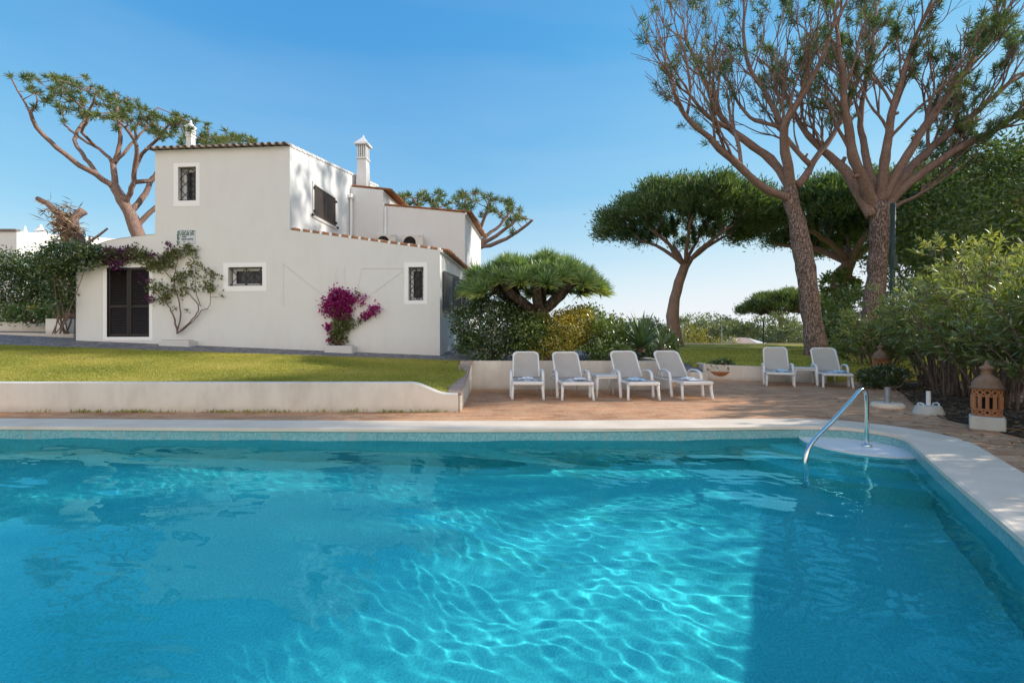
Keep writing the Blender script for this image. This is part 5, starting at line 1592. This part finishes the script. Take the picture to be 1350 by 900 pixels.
for (x, y, h_, r_, lab, ns) in OL:
    t = thing('oleander', lab, 'oleander', (x, y, 0), 0, 'oleander bushes along the terrace')
    b = B(); lf = Leafs()
    for k in range(ns):
        a = rng.uniform(0, 2 * PI); rr = r_ * math.sqrt(rng.uniform(.02, 1)); zt_ = h_ * (1 - .38 * (rr / r_) ** 2) * rng.uniform(.62, 1.05)
        p0 = np.array([x + .35 * r_ * math.cos(a) * rng.uniform(0, 1), y + .35 * r_ * math.sin(a) * rng.uniform(0, 1), 0])
        p1 = np.array([x + rr * math.cos(a), y + rr * math.sin(a), zt_])
        mid = (p0 + p1) / 2 + np.array([rng.normal() * .08, rng.normal() * .08, .25])
        ts = np.linspace(0, 1, 7)[:, None]; pts = (1 - ts) ** 2 * p0 + 2 * ts * (1 - ts) * mid + ts ** 2 * p1
        b.tube(pts, np.linspace(.017, .006, 7), 5)
        for j in range(9):
            t_ = rng.uniform(.30, .98); s0 = (1 - t_) ** 2 * p0 + 2 * t_ * (1 - t_) * mid + t_ ** 2 * p1
            d = unit(unit(p1 - p0) * .7 + sphere_pts(1)[0] * .8 + np.array([math.cos(a) * .3, math.sin(a) * .3, .1]))
            L_ = rng.uniform(.2, .5); s1 = s0 + d * L_
            b.tube([s0, s1], [.006, .004], 4, False)
            m_ = 24
            tt = rng.uniform(.25, 1, m_)[:, None]
            dd = d * .75 + sphere_pts(m_) * .75
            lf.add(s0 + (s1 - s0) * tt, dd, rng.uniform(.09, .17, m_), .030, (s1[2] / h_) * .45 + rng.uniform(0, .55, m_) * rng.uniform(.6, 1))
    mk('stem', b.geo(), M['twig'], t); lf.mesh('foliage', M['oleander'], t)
# dark low shrub by the second lantern
c = P(1163, 497, 11.2)
shrub('low_shrub', 'dark feathery low shrub beside the small lantern', [(c, (.44, .4, .2)), (c + np.array([.2, -.1, .03]), (.3, .3, .2)), (c + np.array([-.2, 0, -.02]), (.3, .3, .17))], 3800, .10, .022, 'shrub_dark', (c[0], c[1], 0), nst=16, clump=.1, upb=.4)

# ------------------------------------------------------------------ terrace furniture
def lounger(name, label, sling, rec, loc, rz):
    t = thing(name, label, 'sun lounger', loc, rz, 'sun loungers on the terrace')
    W2 = .29
    rail = B()
    for s_ in (-1, 1): rail.rbox((s_ * W2 - .025, 0.0, .315), (s_ * W2 + .025, 1.75, .365), .012)
    rail.rbox((-W2 - .025, -.035, .30), (W2 + .025, .025, .368), .015); rail.rbox((-W2, 1.0, .31), (W2, 1.05, .355), .01); rail.rbox((-W2, 1.70, .315), (W2, 1.745, .36), .01)
    mk('frame', rail.geo(), M['white_plastic'], t, local=True)
    s = B(); k = 9; vs = np.linspace(.02, 1.06, k)
    v = np.array([(x, y, .372 - .022 * math.sin(PI * (y - .02) / 1.04) * (1 - (x / W2) ** 2)) for y in vs for x in np.linspace(-W2, W2, 7)])
    idx = np.arange(k * 7).reshape(k, 7); s.add(v, np.stack([idx[:-1, :-1], idx[:-1, 1:], idx[1:, 1:], idx[1:, :-1]], -1).reshape(-1, 4))
    mk('seat', s.geo(), M[sling], t, local=True, smooth=True)
    # backrest
    hb = np.array([0, 1.02, .385]); dr = np.array([0, math.cos(rec), math.sin(rec)]); Lb = .76; nr = np.array([0, -math.sin(rec), math.cos(rec)])
    bw = .288
    prof = [(-bw, 0), (-bw, Lb - .09), (-bw + .02, Lb - .035), (-bw + .075, Lb), (bw - .075, Lb), (bw - .02, Lb - .035), (bw, Lb - .09), (bw, 0)]
    f_ = B(); f_.tube([hb + np.array([x, 0, 0]) + dr * y for x, y in prof], .021, 8)
    for x in (-bw + .09, bw - .09): f_.rbox((0, 0, 0), (0.001, .001, .001), 0) if False else None
    # rounded white corner gussets
    for s_ in (-1, 1):
        f_.add(np.array([hb + np.array([s_ * x, 0, 0]) + dr * y + nr * .006 for x, y in ((bw, Lb - .14), (bw - .02, Lb - .035), (bw - .075, Lb), (bw - .12, Lb), (bw - .05, Lb - .06))]), [[0, 1, 2, 3, 4]])
    f_.tube([hb + np.array([-bw, .02, 0]) + dr * .45, hb + np.array([-bw + .02, .42, -.06])], .012, 6); f_.tube([hb + np.array([bw, .02, 0]) + dr * .45, hb + np.array([bw - .02, .42, -.06])], .012, 6)
    mk('backrest_frame', f_.geo(), M['white_plastic'], t, local=True, smooth=True)
    bk = B(); ny, nx = 9, 9; V = []
    for y in np.linspace(0.0, Lb - .005, ny):
        wx = bw if y < Lb - .09 else bw - .075 * ((y - (Lb - .09)) / .09) ** 2
        for x in np.linspace(-wx, wx, nx): V.append(hb + np.array([x, 0, 0]) + dr * y - nr * (.03 * (1 - (x / wx) ** 2) * math.sin(PI * y / Lb)) + nr * .0)
    idx = np.arange(ny * nx).reshape(ny, nx); bk.add(np.array(V), np.stack([idx[:-1, :-1], idx[:-1, 1:], idx[1:, 1:], idx[1:, :-1]], -1).reshape(-1, 4))
    mk('backrest', bk.geo(), M[sling], t, local=True, smooth=True)
    for s_ in (-1, 1):       # arms that curve down into the middle legs
        x = s_ * (W2 + .05)
        pts = [(x, 1.12, .40), (x, 1.08, .50), (x, .98, .535), (x, .82, .55), (x, .66, .54), (x, .57, .51), (x, .525, .44), (x, .51, .34), (x, .47, .16), (x, .44, .0)]
        a = B(); p = np.array(pts); 
        c_ = np.linspace(0, len(p) - 1, 28); p = np.stack([np.interp(c_, np.arange(len(p)), p[:, i]) for i in range(3)], -1)
        for _ in range(2): p[1:-1] = (p[:-2] + 2 * p[1:-1] + p[2:]) / 4
        a.tube(p, .024, 8)
        v, fs = a.geo(); v[:, 0] = x + (v[:, 0] - x) * 1.35
        mk('armrest', (v, fs), M['white_plastic'], t, local=True, smooth=True)
        l_ = B(); pp = np.array([(s_ * (W2 + .005), .06, .32), (s_ * (W2 + .012), .045, .2), (s_ * (W2 + .02), .02, .08), (s_ * (W2 + .025), -.01, 0)]); l_.tube(pp, [.033, .03, .026, .028], 8); mk('leg', l_.geo(), M['white_plastic'], t, local=True, smooth=True)
        l_ = B(); pp = np.array([(s_ * W2, 1.55, .33), (s_ * (W2 + .01), 1.57, .18), (s_ * (W2 + .015), 1.60, 0)]); l_.tube(pp, [.03, .026, .026], 8); mk('leg', l_.geo(), M['white_plastic'], t, local=True, smooth=True)
    return t


def towel(label, loc, rz, mat, sx=.36, sy=.3):
    t = B(); n_ = 15
    for layer in range(3):
        off = rng.normal(size=2) * .03; sc = 1 - .14 * layer
        V = []
        for i_ in range(n_):
            for j_ in range(n_):
                u, v = i_ / (n_ - 1) - .5, j_ / (n_ - 1) - .5
                e = max(abs(u), abs(v)) * 2
                z = .012 + layer * .026 + .016 * math.sin(u * 9 + layer * 2) * math.cos(v * 7 + layer) + .01 * math.sin(u * 23 + v * 17)
                z *= 1 - e ** 6
                V.append((off[0] + u * sx * sc, off[1] + v * sy * sc, max(z, .002) + (.02 * layer if e > .9 else 0)))
        idx = np.arange(n_ * n_).reshape(n_, n_); t.add(np.array(V), np.stack([idx[:-1, :-1], idx[1:, :-1], idx[1:, 1:], idx[:-1, 1:]], -1).reshape(-1, 4))
    v, f = t.geo()
    o = mk('towel', (v, f), M[mat], None, smooth=True)
    o.location = tuple(loc); o.rotation_euler = (0, 0, rz)
    tag(o, label, 'towel', 'towels on the loungers')
    return o


LG = [((696, 527), 0, 'sling', 44, 'grey sling sun lounger beside the lawn side wall, farthest from any table', 'towel', 'crumpled white towel on the lounger nearest the lawn side wall', 0.0),
      ((762, 528), 3, 'sling', 44, 'grey sling sun lounger touching the side table, in front of the yellow shrub', 'towel', 'crumpled white towel on the lounger in front of the yellow shrub', .1),
      ((849, 528), 2, 'sling', 46, 'grey sling sun lounger in front of the large agave, next to the side table', 'towel_blue', 'pale blue folded towel on the lounger in front of the large agave', .0),
      ((920, 527), 5, 'sling', 46, 'grey sling sun lounger at the open end of the four, nearest the potted plant', 'towel', 'rolled white towel on the lounger nearest the potted plant', .1),
      ((1029, 509.5), -25, 'sling_beige', 52, 'beige sling sun lounger between the potted plant and the far side table', 'towel_blue', 'pale blue towel on the beige lounger nearest the potted plant', 0.05),
      ((1105, 511.5), -22, 'sling_beige', 50, 'beige sling sun lounger beside the far side table, in front of big pines', 'towel_blue', 'pale blue towel on the beige lounger in front of the big pines', .1)]
for (px, py), rz, sl, rec, lab, tw_, tl, dx in LG:
    g_ = G(px, py)
    lounger('sun_lounger', lab, sl, R(rec), g_, R(rz))
    c_, s_ = math.cos(R(rz)), math.sin(R(rz)); lx, ly = dx * .5, .42
    towel(tl, (g_[0] + lx * c_ - ly * s_, g_[1] + lx * s_ + ly * c_, .352), R(rz) + rng.uniform(-.4, .4), tw_, .42, .34)


def side_table(label, loc, rz):
    t = thing('side_table', label, 'side table', loc, rz, 'white side tables between loungers')
    b = B(); b.rbox((-.27, -.27, .43), (.27, .27, .458), .012); b.rbox((-.25, -.25, .385), (.25, .25, .4295), .01); mk('table_top', b.geo(), M['white_plastic'], t, local=True)
    for x in (-1, 1):
        for y in (-1, 1):
            b = B(); b.tube([(x * .235, y * .235, .39), (x * .243, y * .243, .2), (x * .25, y * .25, 0)], [.038, .03, .026], 8); mk('leg', b.geo(), M['white_plastic'], t, local=True, smooth=True)


side_table('white plastic side table between the second and third grey loungers', G(798, 521.5), R(4))
side_table('white plastic side table between the two beige loungers', G(1060, 506.5), R(-24))

# potted plant
g_ = G(949, 499.5)
t = thing('potted_plant', 'wide terracotta bowl of leafy green plants against the low wall', 'potted plant', g_)
b = B(); b.lathe([(.0, .0), (.2, 0), (.22, .02), (.34, .14), (.40, .22), (.41, .25), (.38, .25), (.36, .22), (.0, .2)], (0, 0, 0), 28); mk('bowl', b.geo(), M['terracotta'], t, local=True, smooth=True)
lf = Leafs(); cloud(lf, [((0, 0, .36), (.38, .34, .13)), ((.1, 0, .42), (.25, .25, .12))], 1100, .10, .06, .08, 14, zmin=.27); lf.mesh('foliage', M['shrub_dark'], t, local=True)


# fallen leaves on the bed and along its edge, weeds at the foot of the lawn wall
n_ = 5200; tt = rng.uniform(0, len(BED) - 1.001, n_); bi = tt.astype(int); bb_ = np.array(BED); q = bb_[bi] + (bb_[bi + 1] - bb_[bi]) * (tt - bi)[:, None]
q[:, 0] += np.abs(rng.normal(size=n_)) * 1.0 - np.where(rng.uniform(size=n_) < .22, rng.exponential(.5, n_), 0)
ok = ~inpoly(q[:, 0], q[:, 1], outer); q = q[ok]; n_ = len(q)
lf = Leafs(); lf.add(np.c_[q, rng.uniform(.016, .035, n_)], np.c_[rng.normal(size=(n_, 2)), rng.normal(size=n_) * .12], rng.uniform(.06, .13, n_), .022, rng.uniform(0, 1, n_), up=np.array([0, 0, 1.0]))
tag(lf.mesh('leaf_litter', M['dead'], None), 'dry fallen leaves scattered over the planting bed and terrace edge', 'leaves', kind='stuff')
n_ = 900; wx_ = rng.choice(rng.uniform(-11, -1.2, 40), n_) + rng.normal(size=n_) * .12
lf = Leafs(); lf.add(np.c_[wx_, rng.uniform(7.48, 7.57, n_), np.full(n_, .0)], np.c_[rng.normal(size=(n_, 2)) * .6, np.ones(n_)], rng.uniform(.02, .09, n_), .012, rng.uniform(0, .8, n_))
tag(lf.mesh('weeds', M['grass'], None), 'small weeds growing along the foot of the lawn wall', 'weeds', kind='stuff')

n_ = 700; gx = rng.uniform(-12, -1.1, n_); gy = rng.uniform(7.75, 12.2, n_)
lf = Leafs(); lf.add(np.stack([gx, gy, zlawn(gx, gy) + .02], -1), np.c_[rng.normal(size=(n_, 2)), rng.normal(size=n_) * .15], rng.uniform(.04, .10, n_), .022, rng.uniform(.2, 1, n_), up=np.array([0, 0, 1.0]))
tag(lf.mesh('fallen_leaves', M['dead'], None), 'few dry leaves dropped on the raised lawn', 'leaves', kind='stuff')


# terracotta lanterns
def garden_lantern(label, loc, sc, ped):
    t = thing('garden_lantern', label, 'garden lantern', loc, -R(44), 'terracotta lanterns along the planting bed')
    b = B(); z0 = .19
    b.rbox((-.168, -.168, 0), (.168, .168, z0 - .004), .015); mk('pedestal', b.geo(), M['concrete'], t, local=True)
    r_ = .163 * sc; b = B(); zz = lambda q: z0 + q * sc
    # wall with pierced openings: rings, bars and criss-cross bands
    def ring(z_a, z_b, th=.022): b.lathe([(r_, z_a), (r_, z_b), (r_ - th, z_b), (r_ - th, z_a), (r_, z_a)], (0, 0, 0), 32)
    ring(zz(0), zz(.025)); ring(zz(.085), zz(.11)); ring(zz(.29), zz(.31)); ring(zz(.385), zz(.405))
    def bar(a0, z_a, a1, z_b, w_): b.tube([(r_ * .94 * math.cos(a0 + (a1 - a0) * k / 3), r_ * .94 * math.sin(a0 + (a1 - a0) * k / 3), z_a + (z_b - z_a) * k / 3) for k in range(4)], w_, 5)
    nb_ = 12
    for k in range(nb_):
        a = 2 * PI * k / nb_; s_ = 2 * PI / nb_
        bar(a, zz(.105), a, zz(.295), .021 * sc)
        for lo_, hi_ in ((zz(.02), zz(.09)), (zz(.305), zz(.39))): bar(a, lo_, a + s_, hi_, .013 * sc); bar(a + s_, lo_, a, hi_, .013 * sc)
    mk('body', b.geo(), M['terracotta'], t, local=True)
    b = B(); b.lathe([(.05 * sc, zz(.0)), (.06 * sc, zz(.25)), (0, zz(.28))], (0, 0, 0), 10); b.lathe([(0, zz(.004)), (r_ - .03, zz(.004))], (0, 0, 0), 16); mk('lamp', b.geo(), M['dark'], t, local=True)
    b = B(); b.lathe([(.0, zz(.405)), (r_ * 1.17, zz(.405)), (r_ * 1.2, zz(.415)), (r_ * 1.04, zz(.43)), (r_ * 1.0, zz(.48)), (r_ * .8, zz(.545)), (r_ * .5, zz(.585)), (r_ * .33, zz(.615)), (r_ * .3, zz(.65)), (r_ * .36, zz(.672))], (0, 0, 0), 32); mk('dome', b.geo(), M['terracotta_cap'], t, local=True, smooth=True)
    b = B(); b.lathe([(r_ * .36, zz(.672)), (r_ * .52, zz(.695)), (r_ * .5, zz(.72)), (r_ * .2, zz(.75)), (r_ * .17, zz(.775)), (r_ * .1, zz(.81)), (0, zz(.825))], (0, 0, 0), 24); mk('finial', b.geo(), M['terracotta_cap'], t, local=True, smooth=True)


g_ = G(1301, 566); garden_lantern('big pierced terracotta lantern on a square stone base in front of oleanders', (g_[0], g_[1], 0), .9, 1)
g_ = P(1161, 500, 12.0); garden_lantern('small reddish lantern top showing above the dark low shrub', (g_[0], 12.0, .12), 1.0, 1)
# parasol bases
g_ = G(1170, 537); t = thing('parasol_base', 'round stone parasol base with grey metal tube, near the low shrub', 'parasol base', g_, 0, 'empty parasol bases')
b = B(); b.lathe([(0, 0), (.24, 0), (.25, .02), (.24, .06), (.22, .085), (0, .09)], (0, 0, 0), 28); mk('weight', b.geo(), M['coping'], t, local=True, smooth=False)
b = B(); b.lathe([(.045, .08), (.045, .33), (.05, .335), (.05, .36), (.038, .36), (.038, .1)], (0, 0, 0), 16); mk('tube', b.geo(), M['grey_metal'], t, local=True)
g_ = G(1224, 546); t = thing('parasol_base', 'cream tub shaped parasol base with white tube and two handles', 'parasol base', g_, 0, 'empty parasol bases')
b = B(); b.lathe([(0, 0), (.195, 0), (.2, .02), (.165, .13), (.15, .145), (0, .15)], (0, 0, 0), 28); mk('weight', b.geo(), M['concrete'], t, local=True)
b = B(); b.lathe([(.03, .15), (.03, .37), (.024, .375), (.024, .2)], (0, 0, 0), 16); mk('tube', b.geo(), M['white_plastic'], t, local=True)
for s_ in (-1, 1):
    b = B(); b.tube([(s_ * .12, -.05, .14), (s_ * .125, -.05, .175), (s_ * .135, 0, .185), (s_ * .125, .05, .175), (s_ * .12, .05, .14)], .011, 6); mk('handle', b.geo(), M['white_plastic'], t, local=True)
# handrail
p0 = np.array([4.46, 5.72]); p1 = np.array([3.19, 4.95])
def rl(t_, z): q = p0 + (p1 - p0) * t_; return (q[0], q[1], z)
pts = [rl(0, -.13), rl(0, .1), rl(0, .40), rl(.005, .50), rl(.03, .575), rl(.075, .605), rl(.12, .585), rl(.3, .45), rl(.6, .255), rl(.85, .11), rl(.94, .05), rl(.985, -.02), rl(1.0, -.12), rl(1.0, -.5), rl(1.0, -1.0)]
p = np.array(pts); seg = np.r_[0, np.cumsum(np.linalg.norm(np.diff(p, axis=0), axis=1))]; c_ = np.linspace(0, seg[-1], 70)
p = np.stack([np.interp(c_, seg, p[:, i]) for i in range(3)], -1)
for _ in range(3): p[1:-1] = (p[:-2] + 2 * p[1:-1] + p[2:]) / 4
t = thing('handrail', 'polished steel pool handrail slanting down into the water at the step', 'handrail', (p0[0], p0[1], -.13))
b = B(); b.tube(p, .0245, 14); mk('rail', b.geo(), M['steel'], t, smooth=True)
b = B(); b.lathe([(.055, -.129), (.055, -.115), (.03, -.105), (.026, -.10)], (p0[0], p0[1], 0), 18); mk('flange', b.geo(), M['steel'], t, smooth=True)

# ------------------------------------------------------------------ light, sky, camera
AZ, EL = R(79), R(29)
sd_ = Vector((math.sin(AZ) * math.cos(EL), math.cos(AZ) * math.cos(EL), math.sin(EL)))
L = bpy.data.lights.new('sun', 'SUN'); L.energy = 5.0; L.angle = R(.9); L.color = (1, .93, .82); L.cycles.is_caustics_light = True
lo = bpy.data.objects.new('sun', L); COL.objects.link(lo); lo.rotation_euler = sd_.to_track_quat('Z', 'Y').to_euler()
wd = bpy.data.worlds.new('World'); S.world = wd; wd.use_nodes = True
nt = wd.node_tree; bg = nt.nodes['Background']
sk = nt.nodes.new('ShaderNodeTexSky'); sk.sky_type = 'NISHITA'; sk.sun_disc = False; sk.sun_elevation = EL; sk.sun_rotation = AZ
sk.air_density = 1.0; sk.dust_density = 0.0; sk.ozone_density = 2.0; sk.altitude = 0
tint = mixc(nt, 1.0, sk.outputs[0], (.66, 2.16, 5.0), 'MULTIPLY')
# soft shoulder so the glow round the sun does not burn out: c / (1 + c*k)
den = nt.nodes.new('ShaderNodeVectorMath'); den.operation = 'MULTIPLY_ADD'; den.inputs[1].default_value = (.014, .12, .129); den.inputs[2].default_value = (1, 1, 1)
nt.links.new(tint, den.inputs[0])
dv = nt.nodes.new('ShaderNodeVectorMath'); dv.operation = 'DIVIDE'; nt.links.new(tint, dv.inputs[0]); nt.links.new(den.outputs[0], dv.inputs[1])
# bright warm fill added to the unseen sky behind, lighting the shaded front wall
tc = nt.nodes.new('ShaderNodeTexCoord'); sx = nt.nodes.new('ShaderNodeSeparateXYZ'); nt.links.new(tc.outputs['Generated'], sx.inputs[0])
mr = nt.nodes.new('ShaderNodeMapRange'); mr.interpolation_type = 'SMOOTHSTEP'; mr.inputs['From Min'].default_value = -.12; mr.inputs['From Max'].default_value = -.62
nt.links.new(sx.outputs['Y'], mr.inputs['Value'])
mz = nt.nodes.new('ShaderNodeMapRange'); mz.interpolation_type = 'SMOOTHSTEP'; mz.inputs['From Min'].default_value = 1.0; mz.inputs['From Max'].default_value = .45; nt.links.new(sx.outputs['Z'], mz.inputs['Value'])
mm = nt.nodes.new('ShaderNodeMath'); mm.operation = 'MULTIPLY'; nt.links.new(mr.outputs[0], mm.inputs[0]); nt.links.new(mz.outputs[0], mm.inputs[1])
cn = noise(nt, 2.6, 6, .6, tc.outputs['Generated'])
sky_fill = mixc(nt, ramp(nt, cn, [(.3, (0, 0, 0)), (.65, (1, 1, 1))]), (5.4, 4.95, 4.5), (12.0, 10.9, 9.6))
hz = nt.nodes.new('ShaderNodeMath'); hz.operation = 'MULTIPLY_ADD'; hz.inputs[1].default_value = -.09; nt.links.new(sx.outputs['X'], hz.inputs[0]); nt.links.new(sx.outputs['Z'], hz.inputs[2])
wn = nt.nodes.new('ShaderNodeMapping'); wn.inputs['Scale'].default_value = (1.2, 1.2, 7); nt.links.new(tc.outputs['Generated'], wn.inputs['Vector'])
wv_ = nt.nodes.new('ShaderNodeMath'); wv_.operation = 'MULTIPLY_ADD'; wv_.inputs[1].default_value = .15; nt.links.new(noise(nt, 1.6, 5, .55, wn.outputs[0], .6), wv_.inputs[0])
haze = ramp(nt, hz.outputs[0], [(0, (1,) * 3), (.05, (.85,) * 3), (.15, (.46,) * 3), (.29, (.15,) * 3), (.55, (0, 0, 0))])
wm = nt.nodes.new('ShaderNodeMath'); wm.operation = 'ADD'; wm.use_clamp = True; wv_.inputs[2].default_value = -.065; nt.links.new(haze, wm.inputs[0]); nt.links.new(wv_.outputs[0], wm.inputs[1])
hazed = mixc(nt, wm.outputs[0], dv.outputs[0], (5.9, 6.2, 6.4))
full = mixc(nt, mm.outputs[0], hazed, sky_fill)
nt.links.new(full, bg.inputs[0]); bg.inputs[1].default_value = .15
cam = bpy.data.cameras.new('camera'); cam.sensor_width = 36; cam.lens = 16; cam.shift_y = -2 / 1350; cam.clip_start = .05; cam.clip_end = 4000
co = bpy.data.objects.new('camera', cam); COL.objects.link(co); co.location = (0, 0, H); co.rotation_euler = (R(90), 0, 0); S.camera = co
S.view_settings.view_transform = 'Standard'; S.view_settings.look = 'None'; S.view_settings.exposure = 0
S.render.engine = 'CYCLES'
S.cycles.use_denoising = True
S.cycles.max_bounces = 8; S.cycles.transparent_max_bounces = 8; S.cycles.diffuse_bounces = 3
S.cycles.sample_clamp_indirect = 6
